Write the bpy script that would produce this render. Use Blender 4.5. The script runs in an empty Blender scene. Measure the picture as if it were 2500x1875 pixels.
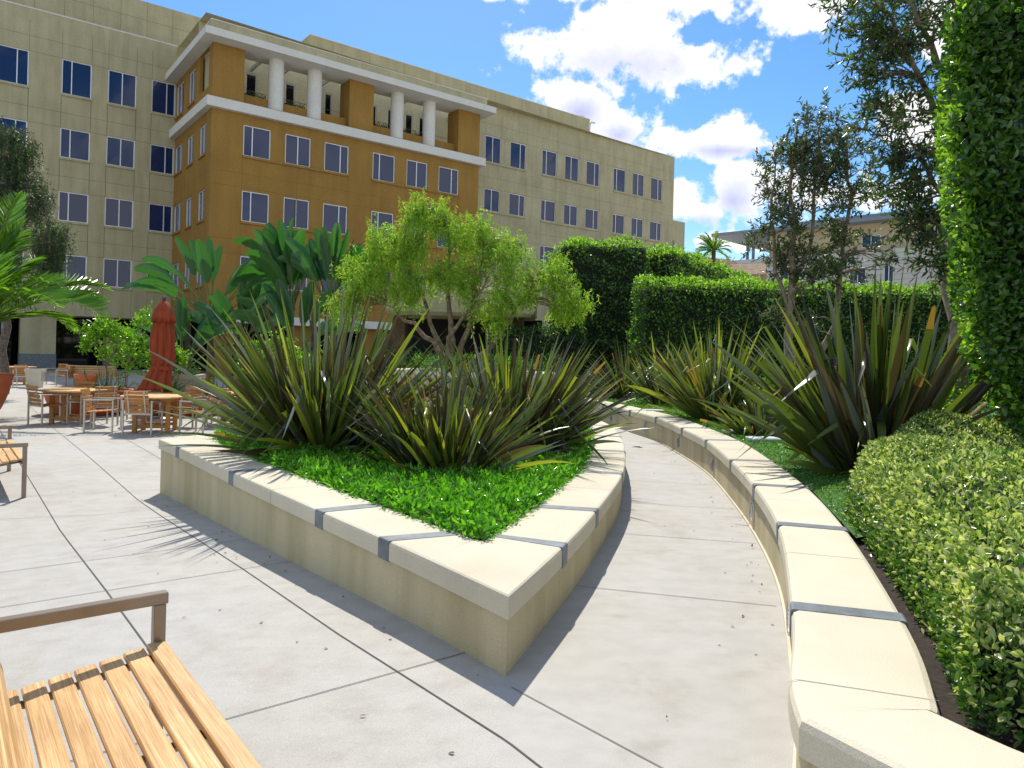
import bpy, math, random
import numpy as np
from mathutils import Vector, Matrix
R = math.radians
rng = np.random.default_rng(11)
random.seed(5)
S = bpy.context.scene
C = S.collection

# ------------------------------------------------------------------ camera, sky, sun, exposure
cam = bpy.data.cameras.new('camera'); camo = bpy.data.objects.new('camera', cam); C.objects.link(camo)
cam.sensor_width = 36; cam.lens = 36*1771.7/2500; cam.shift_y = -0.029; cam.clip_end = 2000; cam.clip_start = .05
ROLL = 0.02643
camo.matrix_world = Matrix.Translation((0, 0, 1.53)) @ Matrix.Rotation(R(90), 4, 'X') @ Matrix.Rotation(ROLL, 4, 'Z')
S.camera = camo
SUN_AZ, SUN_EL = R(-7), R(54)
S.view_settings.view_transform = 'Standard'; S.view_settings.look = 'None'
S.view_settings.exposure = .62; S.view_settings.gamma = 1
S.cycles.use_denoising = True
S.cycles.max_bounces = 8; S.cycles.diffuse_bounces = 4; S.cycles.glossy_bounces = 3
S.cycles.transmission_bounces = 4; S.cycles.transparent_max_bounces = 6; S.cycles.caustics_reflective = False
S.cycles.sample_clamp_indirect = 6

def make_world():
    w = bpy.data.worlds.new('World'); S.world = w; w.use_nodes = True
    nt = w.node_tree; N = nt.nodes; L = nt.links; N.clear()
    out = N.new('ShaderNodeOutputWorld'); bg = N.new('ShaderNodeBackground'); bg2 = N.new('ShaderNodeBackground')
    sky = N.new('ShaderNodeTexSky'); sky.sky_type = 'NISHITA'; sky.sun_disc = False
    sky.sun_elevation = SUN_EL; sky.sun_rotation = SUN_AZ; sky.air_density = 1.0; sky.dust_density = 0.4; sky.ozone_density = 2.2
    hs = N.new('ShaderNodeHueSaturation'); hs.inputs['Saturation'].default_value = 1.36
    L.new(sky.outputs[0], hs.inputs['Color']); L.new(hs.outputs[0], bg.inputs[0]); bg.inputs[1].default_value = 0.105
    tc = N.new('ShaderNodeTexCoord'); sp = N.new('ShaderNodeSeparateXYZ'); L.new(tc.outputs['Generated'], sp.inputs[0])
    def m(op, a, b=None, c=None):
        n = N.new('ShaderNodeMath'); n.operation = op
        for i, v in enumerate((a, b, c)):
            if v is None: continue
            if isinstance(v, (int, float)): n.inputs[i].default_value = v
            else: L.new(v, n.inputs[i])
        return n.outputs[0]
    def vm(op, a, b):
        n = N.new('ShaderNodeVectorMath'); n.operation = op; L.new(a, n.inputs[0]); n.inputs[1].default_value = b
        return n.outputs['Value'] if op == 'LENGTH' else n.outputs[0]
    yy = m('MAXIMUM', sp.outputs[1], 0.02)
    cb = N.new('ShaderNodeCombineXYZ'); L.new(m('DIVIDE', sp.outputs[0], yy), cb.inputs[0]); L.new(m('DIVIDE', sp.outputs[2], yy), cb.inputs[1])
    UV = cb.outputs[0]
    def blobs(lst):
        r = None
        for u, v, a, b in lst:
            d = m('SUBTRACT', 1.0, vm('LENGTH', vm('MULTIPLY', vm('SUBTRACT', UV, (u, v, 0)), (1/a, 1/b, 0)), (0, 0, 0)))
            r = d if r is None else m('MAXIMUM', r, d)
        return r
    big = blobs([(.13,.418,.2,.068),(.14,.462,.12,.05),(.034,.42,.10,.05),(.254,.408,.11,.045),(.073,.36,.065,.05),(.13,.317,.055,.04),
                 (.10,.505,.16,.03),(.236,.50,.12,.045),(.372,.492,.085,.045),(-.05,.497,.05,.016),
                 (.25,.298,.125,.028),(.30,.318,.055,.032),(.31,.236,.046,.05),(.254,.205,.085,.03),(.222,.228,.04,.032),(.285,.163,.075,.02),
                 (.468,.235,.15,.05),(.54,.35,.08,.05),(.50,.16,.15,.04),(.62,.45,.12,.06)])
    dark = blobs([(.147,.405,.135,.036),(.085,.335,.035,.03),(.14,.305,.035,.02),(.30,.218,.038,.034),(.26,.19,.06,.018),(.29,.288,.08,.012)])
    def noise(scale, detail, rough=.55):
        n = N.new('ShaderNodeTexNoise'); n.inputs['Scale'].default_value = scale; n.inputs['Detail'].default_value = detail
        n.inputs['Roughness'].default_value = rough; L.new(tc.outputs['Generated'], n.inputs['Vector']); return n.outputs['Fac']
    n1 = noise(9, 10, .62); n2 = noise(38, 6, .6)
    dens = m('ADD', m('MULTIPLY', m('SUBTRACT', big, .12), .75), m('ADD', m('MULTIPLY', m('SUBTRACT', n1, .5), 2.6), m('MULTIPLY', m('SUBTRACT', n2, .5), 1.1)))
    front = m('MULTIPLY_ADD', sp.outputs[1], 4, -0.6); front.node.use_clamp = True
    g1 = noise(3.2, 9, .58); gen = m('MULTIPLY', m('SUBTRACT', g1, .465), 3.2)
    back = m('SUBTRACT', 1.0, front)
    dens = m('ADD', m('MULTIPLY', dens, front), m('MULTIPLY', gen, back))
    mr = N.new('ShaderNodeMapRange'); mr.interpolation_type = 'SMOOTHSTEP'; L.new(dens, mr.inputs[0])
    mr.inputs[1].default_value = .02; mr.inputs[2].default_value = .34
    dk = m('MULTIPLY_ADD', m('ADD', m('MULTIPLY', dark, .6), m('MULTIPLY', m('SUBTRACT', n1, .5), 1.8)), 1.1, .12); dk.node.use_clamp = True
    dk = m('MULTIPLY', dk, front)
    mx = N.new('ShaderNodeMix'); mx.data_type = 'RGBA'; L.new(dk, mx.inputs[0])
    mx.inputs[6].default_value = (.80, .80, .80, 1); mx.inputs[7].default_value = (.40, .42, .62, 1)
    L.new(mx.outputs[2], bg2.inputs[0]); bg2.inputs[1].default_value = 1.0
    ms = N.new('ShaderNodeMixShader'); L.new(m('MULTIPLY', mr.outputs[0], .97), ms.inputs[0])
    L.new(bg.outputs[0], ms.inputs[1]); L.new(bg2.outputs[0], ms.inputs[2]); L.new(ms.outputs[0], out.inputs[0])
make_world()
sl = bpy.data.lights.new('sun', 'SUN'); sl.energy = 3.4; sl.angle = R(.55); sl.color = (1, .95, .86)
so = bpy.data.objects.new('sun', sl); C.objects.link(so)
sd = Vector((math.sin(SUN_AZ)*math.cos(SUN_EL), math.cos(SUN_AZ)*math.cos(SUN_EL), math.sin(SUN_EL)))
so.rotation_euler = sd.to_track_quat('Z', 'Y').to_euler()

# ------------------------------------------------------------------ materials
def mat(name):
    m = bpy.data.materials.new(name); m.use_nodes = True
    nt = m.node_tree; b = nt.nodes['Principled BSDF']
    return m, nt, b
def add_noise(nt, scale, detail=4, coord='Object', vec=None, rough=.55):
    tc = nt.nodes.new('ShaderNodeTexCoord'); n = nt.nodes.new('ShaderNodeTexNoise')
    n.inputs['Scale'].default_value = scale; n.inputs['Detail'].default_value = detail; n.inputs['Roughness'].default_value = rough
    src = tc.outputs[coord]
    if vec:
        mp = nt.nodes.new('ShaderNodeMapping'); mp.inputs['Scale'].default_value = vec
        nt.links.new(src, mp.inputs[0]); src = mp.outputs[0]
    nt.links.new(src, n.inputs['Vector']); return n.outputs['Fac']
def ramp(nt, fac, stops):
    r = nt.nodes.new('ShaderNodeValToRGB'); e = r.color_ramp.elements
    while len(e) < len(stops): e.new(.5)
    for i, (p, c) in enumerate(stops): e[i].position = p; e[i].color = (*c, 1)
    nt.links.new(fac, r.inputs[0]); return r.outputs[0]
def mixc(nt, a, b, fac, mode='MIX'):
    x = nt.nodes.new('ShaderNodeMix'); x.data_type = 'RGBA'; x.blend_type = mode
    for s, v in ((0, fac), (6, a), (7, b)):
        if isinstance(v, (int, float)): x.inputs[s].default_value = v
        elif isinstance(v, tuple): x.inputs[s].default_value = (*v, 1)
        else: nt.links.new(v, x.inputs[s])
    return x.outputs[2]
def bump(nt, b, h, strength=.3, dist=.01):
    n = nt.nodes.new('ShaderNodeBump'); n.inputs['Strength'].default_value = strength; n.inputs['Distance'].default_value = dist
    nt.links.new(h, n.inputs['Height']); nt.links.new(n.outputs[0], b.inputs['Normal'])
def plain(name, col, rough=.6, metal=0, var=.12, scale=6, bmp=0):
    m, nt, b = mat(name)
    c2 = tuple(v*(1-var) for v in col); c3 = tuple(min(1, v*(1+var)) for v in col)
    f = add_noise(nt, scale, 6)
    nt.links.new(ramp(nt, f, [(.3, c2), (.7, c3)]), b.inputs['Base Color'])
    b.inputs['Roughness'].default_value = rough; b.inputs['Metallic'].default_value = metal
    if bmp: bump(nt, b, add_noise(nt, scale*12, 3), bmp)
    return m
def stucco(name, col, blotch=.10, streak=.0, fine=140):
    m, nt, b = mat(name)
    f1 = add_noise(nt, .6, 7); f2 = add_noise(nt, fine, 2); f3 = add_noise(nt, 2.2, 6, vec=(1, 1, .12))
    c = ramp(nt, f1, [(.3, tuple(v*(1-blotch) for v in col)), (.7, tuple(v*(1+blotch*.6) for v in col))])
    c = mixc(nt, c, ramp(nt, f2, [(.3, (.82,)*3), (.7, (1.12,)*3)]), .8, 'MULTIPLY')
    if streak: c = mixc(nt, c, ramp(nt, f3, [(.35, (.55, .52, .42)), (.6, (1,)*3)]), streak, 'MULTIPLY')
    nt.links.new(c, b.inputs['Base Color']); b.inputs['Roughness'].default_value = .9; b.inputs['Specular IOR Level'].default_value = .2
    bump(nt, b, f2, .35, .006)
    return m
def concrete():
    m, nt, b = mat('concrete_paving')
    f1 = add_noise(nt, .55, 8, rough=.6); f2 = add_noise(nt, 230, 3, rough=.7); f3 = add_noise(nt, 5, 8, vec=(1, 1.5, 1)); f4 = add_noise(nt, 2.3, 8, rough=.7)
    c = ramp(nt, f1, [(.3, (.40, .37, .315)), (.5, (.43, .41, .37)), (.72, (.44, .425, .395))])
    c = mixc(nt, c, ramp(nt, f2, [(.35, (.72,)*3), (.65, (1.2,)*3)]), .8, 'MULTIPLY')
    c = mixc(nt, c, ramp(nt, f3, [(.32, (.88, .87, .85)), (.6, (1.02,)*3)]), .8, 'MULTIPLY')
    c = mixc(nt, c, ramp(nt, f4, [(.30, (.80, .76, .70)), (.46, (1,)*3)]), .7, 'MULTIPLY')
    nt.links.new(c, b.inputs['Base Color']); b.inputs['Roughness'].default_value = .75
    bump(nt, b, f2, .25, .003)
    return m
def wood(name, c1, c2, c3, grain=(1.0, 55, 55)):
    m, nt, b = mat(name)
    f = add_noise(nt, 3, 6, vec=grain); g = add_noise(nt, 1.6, 5, vec=(1, 3, 3)); h = add_noise(nt, 7, 9, vec=(1.0, 60, 60))
    rnd = nt.nodes.new('ShaderNodeNewGeometry').outputs['Random Per Island']
    c = ramp(nt, f, [(.3, c1), (.55, c2), (.75, c3)])
    c = mixc(nt, c, ramp(nt, g, [(.35, (.72, .66, .58)), (.65, (1.1,)*3)]), .8, 'MULTIPLY')
    c = mixc(nt, c, ramp(nt, h, [(.40, (.62, .5, .36)), (.5, (1,)*3)]), .55, 'MULTIPLY')
    c = mixc(nt, c, ramp(nt, rnd, [(0, (.80, .76, .70)), (1, (1.12, 1.1, 1.06))]), .9, 'MULTIPLY')
    nt.links.new(c, b.inputs['Base Color']); b.inputs['Roughness'].default_value = .55
    bump(nt, b, f, .2, .003)
    return m
def leafmat(name, cols, trans=.35, tcol=None, rough=.38, spec=.5):
    m, nt, b = mat(name)
    g = nt.nodes.new('ShaderNodeNewGeometry')
    n = len(cols)
    c = ramp(nt, g.outputs['Random Per Island'], [(i/(n-1), cols[i]) for i in range(n)])
    nt.links.new(c, b.inputs['Base Color']); b.inputs['Roughness'].default_value = rough; b.inputs['Specular IOR Level'].default_value = spec
    t = nt.nodes.new('ShaderNodeBsdfTranslucent'); k = tcol or (1.5, 1.6, .7)
    tm = mixc(nt, c, k, 1.0, 'MULTIPLY'); nt.links.new(tm, t.inputs[0])
    ms = nt.nodes.new('ShaderNodeMixShader'); ms.inputs[0].default_value = trans
    o = nt.nodes['Material Output']
    nt.links.new(b.outputs[0], ms.inputs[1]); nt.links.new(t.outputs[0], ms.inputs[2]); nt.links.new(ms.outputs[0], o.inputs[0])
    return m
def glassmat(name='window_glass', base=(.012, .028, .095), ior=1.52):
    m, nt, b = mat(name)
    b.inputs['Base Color'].default_value = (*base, 1); b.inputs['Roughness'].default_value = .03; b.inputs['IOR'].default_value = ior
    return m
M = {}
M['concrete'] = concrete()
M['joint'] = plain('joint_sealant', (.10, .09, .075), .9)
M['joint_soft'] = plain('saw_cut', (.22, .20, .175), .9)
M['coping'] = stucco('cast_stone_coping', (.67, .605, .46), .13, .14, fine=220)
M['planter'] = stucco('planter_stucco', (.60, .515, .325), .14, .50)
M['slate'] = plain('slate_band', (.15, .17, .185), .5, var=.35, scale=9, bmp=.3)
M['beige'] = stucco('beige_stucco', (.50, .45, .275), .12, .30, fine=16)
M['beige_joint'] = plain('stucco_joint', (.24, .21, .12), .9)  # stucco joint strips stand proud; the groove's shade is in this darker colour
M['yellow'] = stucco('ochre_stucco', (.36, .205, .052), .10, .25, fine=16)
M['yellow_joint'] = plain('ochre_joint', (.25, .13, .015), .9)  # same for the ochre joints, groove shade painted into the sealant tone
M['beige_lit'] = stucco('beige_stucco_lit', (.80, .72, .46), .06, .08, fine=16)  # terrace back wall only: beige lightened to paint in the daylight on it
M['white'] = stucco('white_trim', (.72, .70, .64), .03, .08, fine=20)
M['frame'] = plain('window_frame', (.80, .81, .80), .35, .2, .03)
M['glass'] = glassmat()
M['dark_glass'] = glassmat('shopfront_glass', (.006, .008, .010), 1.4)
M['dark'] = plain('dark_interior', (.012, .012, .013), .8)
M['bronze'] = plain('bronze_metal', (.28, .23, .18), .38, .6, .12)
M['steel'] = plain('brushed_steel', (.50, .47, .42), .35, .7, .08)
M['teak'] = wood('weathered_teak', (.56, .34, .14), (.72, .48, .22), (.82, .66, .42))
M['teak_dark'] = wood('oiled_teak', (.42, .18, .04), (.54, .26, .065), (.62, .33, .10))
M['fabric'] = plain('rust_canvas', (.31, .052, .015), .85, var=.16, scale=5, bmp=.15)
M['terracotta'] = plain('terracotta', (.52, .13, .045), .7, var=.12, scale=4)
M['soil'] = plain('soil', (.035, .025, .018), .95, var=.5, scale=30, bmp=.6)
M['bark'] = plain('bark', (.30, .23, .16), .9, var=.45, scale=10, bmp=.6)
M['bark_mid'] = plain('bark_mid', (.22, .16, .10), .9, var=.5, scale=10, bmp=.6)
M['bark_dark'] = plain('bark_dark', (.13, .10, .075), .9, var=.5, scale=12, bmp=.6)
M['stem_brown'] = plain('stem_brown', (.16, .10, .045), .8, var=.4, scale=8)
M['grey_cover'] = plain('grey_cover', (.55, .60, .58), .6, var=.08)
M['grey_panel'] = None
M['roof_tile'] = plain('roof_tile', (.50, .36, .25), .8, var=.3, scale=3)
M['lav'] = plain('pale_tube', (.50, .58, .60), .5)

# ------------------------------------------------------------------ mesh helpers
def link(me, name, parent=None):
    o = bpy.data.objects.new(name, me); C.objects.link(o)
    if parent is not None: o.parent = parent
    return o
def tag(o, label=None, cat=None, group=None, kind=None):
    if label: o['label'] = label
    if cat: o['category'] = cat
    if group: o['group'] = group
    if kind: o['kind'] = kind
    return o
def empty(name, loc=(0, 0, 0), rz=0, label=None, cat=None, group=None):
    o = bpy.data.objects.new(name, None); C.objects.link(o); o.location = loc; o.rotation_euler.z = rz; o.empty_display_size = .2
    return tag(o, label, cat, group)
def copy_tree(o, parent=None):
    c = o.copy(); C.objects.link(c)
    if parent is not None: c.parent = parent
    for ch in [x for x in bpy.data.objects if x.parent == o]: copy_tree(ch, c)
    return c
class MB:
    def __init__(s): s.v = []; s.f = []; s.mi = []; s.sm = []
    def add(s, vs, fs, mi=0, sm=False):
        k = len(s.v); s.v.extend([tuple(v) for v in vs]); s.f.extend([tuple(i+k for i in f) for f in fs]); s.mi.extend([mi]*len(fs)); s.sm.extend([sm]*len(fs)); return s
    def box(s, c, d, rot=None, mi=0, bev=0):
        hx, hy, hz = d[0]/2, d[1]/2, d[2]/2
        if bev:
            e = bev; vs = []; 
            prof = [(-hx+e, -hy), (hx-e, -hy), (hx, -hy+e), (hx, hy-e), (hx-e, hy), (-hx+e, hy), (-hx, hy-e), (-hx, -hy+e)]
            prin = [(max(-hx+e, min(hx-e, x)), max(-hy+e, min(hy-e, y))) for x, y in prof]
            rings = [(prin, -hz), (prof, -hz+e), (prof, hz-e), (prin, hz)]
            for p, z in rings: vs += [(x, y, z) for x, y in p]
            fs = [tuple(range(7, -1, -1)), tuple(range(24, 32))]
            for r in range(3):
                for i in range(8): j = (i+1) % 8; fs.append((r*8+i, r*8+j, r*8+8+j, r*8+8+i))
        else:
            vs = [(x, y, z) for z in (-hz, hz) for x, y in ((-hx, -hy), (hx, -hy), (hx, hy), (-hx, hy))]
            fs = [(3, 2, 1, 0), (4, 5, 6, 7), (0, 1, 5, 4), (1, 2, 6, 5), (2, 3, 7, 6), (3, 0, 4, 7)]
        m = Matrix.Translation(c) @ (rot.to_4x4() if rot else Matrix())
        return s.add([m @ Vector(v) for v in vs], fs, mi)
    def tube(s, pts, rad, n=8, mi=0, cap=True):
        pts = [Vector(p) for p in pts]
        if isinstance(rad, (int, float)): rad = [rad]*len(pts)
        vs = []; 
        t0 = (pts[1]-pts[0]).normalized(); a = t0.orthogonal().normalized()
        for i, p in enumerate(pts):
            t = (pts[min(i+1, len(pts)-1)]-pts[max(i-1, 0)]).normalized()
            a = (a - t*a.dot(t)).normalized(); b = t.cross(a)
            for k in range(n):
                w = 2*math.pi*k/n; vs.append(p+(a*math.cos(w)+b*math.sin(w))*rad[i])
        fs = [(i*n+k, i*n+(k+1) % n, (i+1)*n+(k+1) % n, (i+1)*n+k) for i in range(len(pts)-1) for k in range(n)]
        if cap: fs += [tuple(range(n-1, -1, -1)), tuple(range((len(pts)-1)*n, len(pts)*n))]
        return s.add(vs, fs, mi, True)
    def lathe(s, prof, n=32, c=(0, 0, 0), mi=0, wob=None):
        vs = []
        for r, z in prof:
            for k in range(n):
                w = 2*math.pi*k/n; q = r*(wob(w, z) if wob else 1); vs.append((c[0]+q*math.cos(w), c[1]+q*math.sin(w), c[2]+z))
        fs = [(i*n+k, i*n+(k+1) % n, (i+1)*n+(k+1) % n, (i+1)*n+k) for i in range(len(prof)-1) for k in range(n)]
        return s.add(vs, fs, mi, True)
    def build(s, name, mats, parent=None):
        me = bpy.data.meshes.new(name); me.from_pydata([tuple(v) for v in s.v], [], s.f)
        for m in (mats if isinstance(mats, (list, tuple)) else [mats]): me.materials.append(m)
        me.polygons.foreach_set('material_index', s.mi); me.polygons.foreach_set('use_smooth', s.sm)
        me.update(); return link(me, name, parent)
def np_obj(name, V, Q, mats, parent=None, mi=None, smooth=False):
    V = np.asarray(V, np.float32).reshape(-1, 3); Q = np.asarray(Q, np.int32); k = Q.shape[1]; m = len(Q)
    me = bpy.data.meshes.new(name); me.vertices.add(len(V)); me.vertices.foreach_set('co', V.ravel())
    me.loops.add(m*k); me.loops.foreach_set('vertex_index', Q.ravel())
    me.polygons.add(m); me.polygons.foreach_set('loop_start', np.arange(0, m*k, k, dtype=np.int32))
    try: me.polygons.foreach_set('loop_total', np.full(m, k, np.int32))
    except Exception: pass
    for x in (mats if isinstance(mats, (list, tuple)) else [mats]): me.materials.append(x)
    if mi is not None: me.polygons.foreach_set('material_index', np.asarray(mi, np.int32))
    if smooth: me.polygons.foreach_set('use_smooth', np.ones(m, bool))
    me.update(calc_edges=True); me.validate(); return link(me, name, parent)
def unit(a): return a/np.maximum(np.linalg.norm(a, axis=-1, keepdims=True), 1e-9)
def rdir(n): return unit(rng.normal(size=(n, 3)))
def leaves(P, D, L, W, N=None, fold=.18, curl=.12, r1=.32, r2=.68, w2=.8):
    """folded six-vertex leaf blades: two quads each, both halves tilted about the midrib"""
    n = len(P); D = unit(D); L = np.broadcast_to(L, n)[:, None]; W = np.broadcast_to(W, n)[:, None]
    if N is None: N = rng.normal(size=(n, 3))
    Sx = unit(np.cross(D, N)); N = np.cross(Sx, D)
    V = np.stack([P, P+D*L*r1+Sx*W*.5+N*fold*W, P+D*L*r2+Sx*W*.5*w2+N*(fold*W*w2-curl*L*.3), P+D*L-N*curl*L,
                  P+D*L*r2-Sx*W*.5*w2+N*(fold*W*w2-curl*L*.3), P+D*L*r1-Sx*W*.5+N*fold*W], 1).reshape(-1, 3)
    b = np.arange(n)[:, None]*6
    Q = np.concatenate([b+[0, 1, 2, 3], b+[0, 3, 4, 5]], 0)
    return V, Q
class LB:
    def __init__(s): s.V = []; s.Q = []; s.k = 0; s.mi = []
    def add(s, P, D, L, W, N=None, mi=0, **kw):
        if len(P) == 0: return
        V, Q = leaves(P, D, L, W, N, **kw); s.V.append(V); s.Q.append(Q+s.k); s.k += len(V); s.mi.append(np.full(len(Q), mi))
    def build(s, name, mats, parent=None): return np_obj(name, np.concatenate(s.V), np.concatenate(s.Q), mats, parent, np.concatenate(s.mi))

def gz(x): return -.27*min(1, max(0, -x/4.3))

# ------------------------------------------------------------------ the ground
def ground():
    xs = [-300, -60, -20, -8, -4.3, -3.5, -2.5, -1.5, -.5, 0, 2, 8, 20, 60, 300]; ys = [-60, -5, 0, 4, 8, 14, 20, 40, 100, 400]
    v = [(x, y, gz(x)) for y in ys for x in xs]; n = len(xs)
    f = [(j*n+i, j*n+i+1, (j+1)*n+i+1, (j+1)*n+i) for j in range(len(ys)-1) for i in range(n-1)]
    tag(MB().add(v, f).build('ground', M['concrete']), kind='structure')
    jb = MB()
    def strip(pts, w, mi):
        P = []
        for a, b in zip(pts[:-1], pts[1:]):
            for k in range(12): t = k/12; P.append((a[0]+(b[0]-a[0])*t, a[1]+(b[1]-a[1])*t))
        P.append(pts[-1]); vs = []
        for i, p in enumerate(P):
            a = P[max(i-1, 0)]; b = P[min(i+1, len(P)-1)]; d = Vector((b[0]-a[0], b[1]-a[1])).normalized(); q = (-d.y*w/2, d.x*w/2)
            for s in (1, -1):
                x, y = p[0]+q[0]*s, p[1]+q[1]*s; vs.append((x, y, gz(x)+.004))
        jb.add(vs, [(2*i, 2*i+1, 2*i+3, 2*i+2) for i in range(len(P)-1)], mi)
    strip([(-14, 21), (-9.46, 15.07), (-6.48, 11.26), (-4.66, 8.89), (-3.6, 7.5), (-1.98, 5.43), (-.92, 4.04), (-.52, 3.54), (.04, 2.84), (.5, 2.2), (1, 1.3)], .0075, 0)
    strip([(-16, 22), (-10.3, 14.64), (-7.29, 10.8), (-5.46, 8.46), (-3.94, 6.51), (-2.76, 5.01), (-1.93, 3.94), (-1.0, 2.7), (0, 1.2)], .009, 0)
    strip([(-12, 20), (-7.06, 13.48), (-5.54, 11.51), (-4.4, 10)], .008, 1)
    strip([(-16, 5.4), (-7, 9.7), (-6.55, 9.92), (-5.11, 10.61), (-4.2, 11.05)], .006, 1)
    strip([(-13, 4.6), (-5.46, 8.48), (-4.65, 8.87), (-4.3, 9.03)], .006, 1)
    strip([(-11, 4.6), (-5.12, 7.32), (-3.8, 7.79), (-3.5, 7.9)], .006, 1)
    strip([(-9, 3.2), (-3.87, 5.55), (-2.58, 6.17), (-2.2, 6.35)], .008, 1)
    strip([(-8, 2.3), (-3.29, 4.72), (-1.78, 5.5), (-1.5, 5.62)], .008, 1)
    strip([(-2.5, 2.35), (-1.18, 3.13), (-.27, 3.69), (-.1, 3.8)], .006, 0)
    strip([(.4, 4.84), (1.69, 4.53)], .006, 0)
    strip([(.85, 6.32), (2.09, 6.07)], .007, 1); strip([(1.15, 7.66), (2.34, 7.44)], .006, 1); strip([(1.4, 9.05), (2.55, 8.83)], .006, 1)
    strip([(1.6, 10.6), (2.6, 10.45)], .006, 1)
    strip([(.04, 3.33), (.6, 2.71), (1.1, 2.1)], .006, 1)
    tag(jb.build('paving_joints', [M['joint'], M['joint_soft']]), kind='structure')
    dr = MB(); dr.lathe([(0, .006), (.07, .006), (.075, .004), (.09, .004), (.09, 0)], 20, (2.18, 12.4, 0)); 
    for k in range(-2, 3): dr.box((2.18, 12.4+k*.025, .008), (.1, .008, .004), mi=1)
    tag(dr.build('floor_drain', [M['bronze'], M['dark']]), 'small round metal drain set in the curved path', 'drain')
ground()

# ------------------------------------------------------------------ planter and retaining wall
def resample(P, step):
    P = [Vector((*p, 0)) for p in P]; out = []
    for a, b in zip(P[:-1], P[1:]):
        n = max(1, round((b-a).length/step))
        for k in range(n): out.append(a.lerp(b, k/n))
    out.append(P[-1]); return out
def smooth_pairs(O, I, n, closed=False):
    """Catmull-Rom through paired outer/inner points"""
    def cr(P, t):
        i = min(int(t), len(P)-2); f = t-i
        p = [Vector((*P[max(0, min(len(P)-1, i+k))], 0)) for k in (-1, 0, 1, 2)]
        return .5*((2*p[1])+(p[2]-p[0])*f+(2*p[0]-5*p[1]+4*p[2]-p[3])*f*f+(3*p[1]-p[0]-3*p[2]+p[3])*f**3)
    return [(cr(O, (len(O)-1)*k/n), cr(I, (len(O)-1)*k/n)) for k in range(n+1)]
def coping_block(pairs, zt, th, r=.022, mb=None, caps=True):
    """one run of coping with rounded arrises between paired outer / inner points"""
    mb = mb or MB(); vs = []; n = 0
    for o, i in pairs:
        d = (i-o); w = d.length; d = d/w
        prof = [(0, zt-th), (0, zt-r), (r*.3, zt-r*.3), (r, zt), (w-r, zt), (w-r*.3, zt-r*.3), (w, zt-r), (w, zt-th)]
        n = len(prof)
        for u, z in prof: p = o+d*u; vs.append((p.x, p.y, z))
    fs = []
    for k in range(len(pairs)-1):
        for j in range(n): q = (j+1) % n; fs.append((k*n+j, (k+1)*n+j, (k+1)*n+q, k*n+q))
    sm = [j not in (3, 7, 0) for k in range(len(pairs)-1) for j in range(n)]
    b = len(mb.f); mb.add(vs, fs); 
    for k, s in enumerate(sm): mb.sm[b+k] = False
    if caps: mb.add([vs[j] for j in range(n)], [tuple(range(n))]); mb.add([vs[(len(pairs)-1)*n+j] for j in range(n)], [tuple(range(n-1, -1, -1))])
    return mb
def inner_of(pt, poly):
    best = None
    for a, b in zip(poly[:-1], poly[1:]):
        ab = b-a; t = max(0, min(1, (pt-a).dot(ab)/ab.length_squared)); q = a+ab*t
        if best is None or (q-pt).length < best[0]: best = ((q-pt).length, q)
    return best[1]
def pairs_from(O, I, n):
    """sample O evenly (Catmull-Rom) and pair each sample with a point of I at the same fraction"""
    return smooth_pairs(O, I, n)
def cut(pairs, cuts, gap):
    """split runs of pairs where arc length of the outer line reaches each cut"""
    s = [0]
    for a, b in zip(pairs[:-1], pairs[1:]): s.append(s[-1]+(b[0]-a[0]).length)
    def at(x):
        for k in range(len(s)-1):
            if s[k] <= x <= s[k+1]:
                t = (x-s[k])/(s[k+1]-s[k]); return (pairs[k][0].lerp(pairs[k+1][0], t), pairs[k][1].lerp(pairs[k+1][1], t))
        return pairs[-1]
    segs = []; prev = 0
    for c in list(cuts)+[None]:
        e = s[-1] if c is None else c-gap/2
        segs.append([at(prev)]+[p for p, q in zip(pairs, s) if prev+.02 < q < e-.02]+[at(e)])
        if c is not None: prev = c+gap/2
    bands = [[at(c-gap/2+.001), at(c+gap/2-.001)] for c in cuts]
    return segs, bands, s[-1]
def joint_lines(mb, pairs, cuts, zt, th):
    segs, bands, _ = cut(pairs, cuts, .006)
    for (o1, i1), (o2, i2) in bands:
        d = (i1-o1).normalized(); a = o1-d*.002; b = o2-d*.002; e = .0015
        mb.add([(a.x, a.y, zt-th), (b.x, b.y, zt-th), (b.x, b.y, zt-.012), (a.x, a.y, zt-.012), (o1.x+d.x*.02, o1.y+d.y*.02, zt+e), (o2.x+d.x*.02, o2.y+d.y*.02, zt+e), (i2.x, i2.y, zt+e), (i1.x, i1.y, zt+e)],
               [(0, 1, 2, 3), (3, 2, 5, 4), (4, 5, 6, 7)], 1)
def wall_body(mb, pairs, z0, z1, inset=.03):
    vs = []
    for o, i in pairs:
        d = (i-o).normalized(); a = o+d*inset; b = i-d*inset
        vs += [(a.x, a.y, z0), (a.x, a.y, z1), (b.x, b.y, z1), (b.x, b.y, z0)]
    fs = []
    for k in range(len(pairs)-1):
        for j in range(4): q = (j+1) % 4; fs.append((k*4+j, (k+1)*4+j, (k+1)*4+q, k*4+q))
    fs += [(0, 1, 2, 3)]; m = (len(pairs)-1)*4; fs += [(m+3, m+2, m+1, m)]
    mb.add(vs, fs)
ZP = .39
PO_L = [(.015, 3.42), (-.30, 3.83), (-.70, 4.34), (-1.32, 5.11), (-2.52, 6.61), (-3.65, 8.06), (-4.25, 8.79)]
PI_L = [(-.14, 4.42), (-.19, 4.475), (-.26, 4.55), (-.93, 5.37), (-2.12, 6.86), (-3.24, 8.32), (-3.78, 9.30)]
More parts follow.
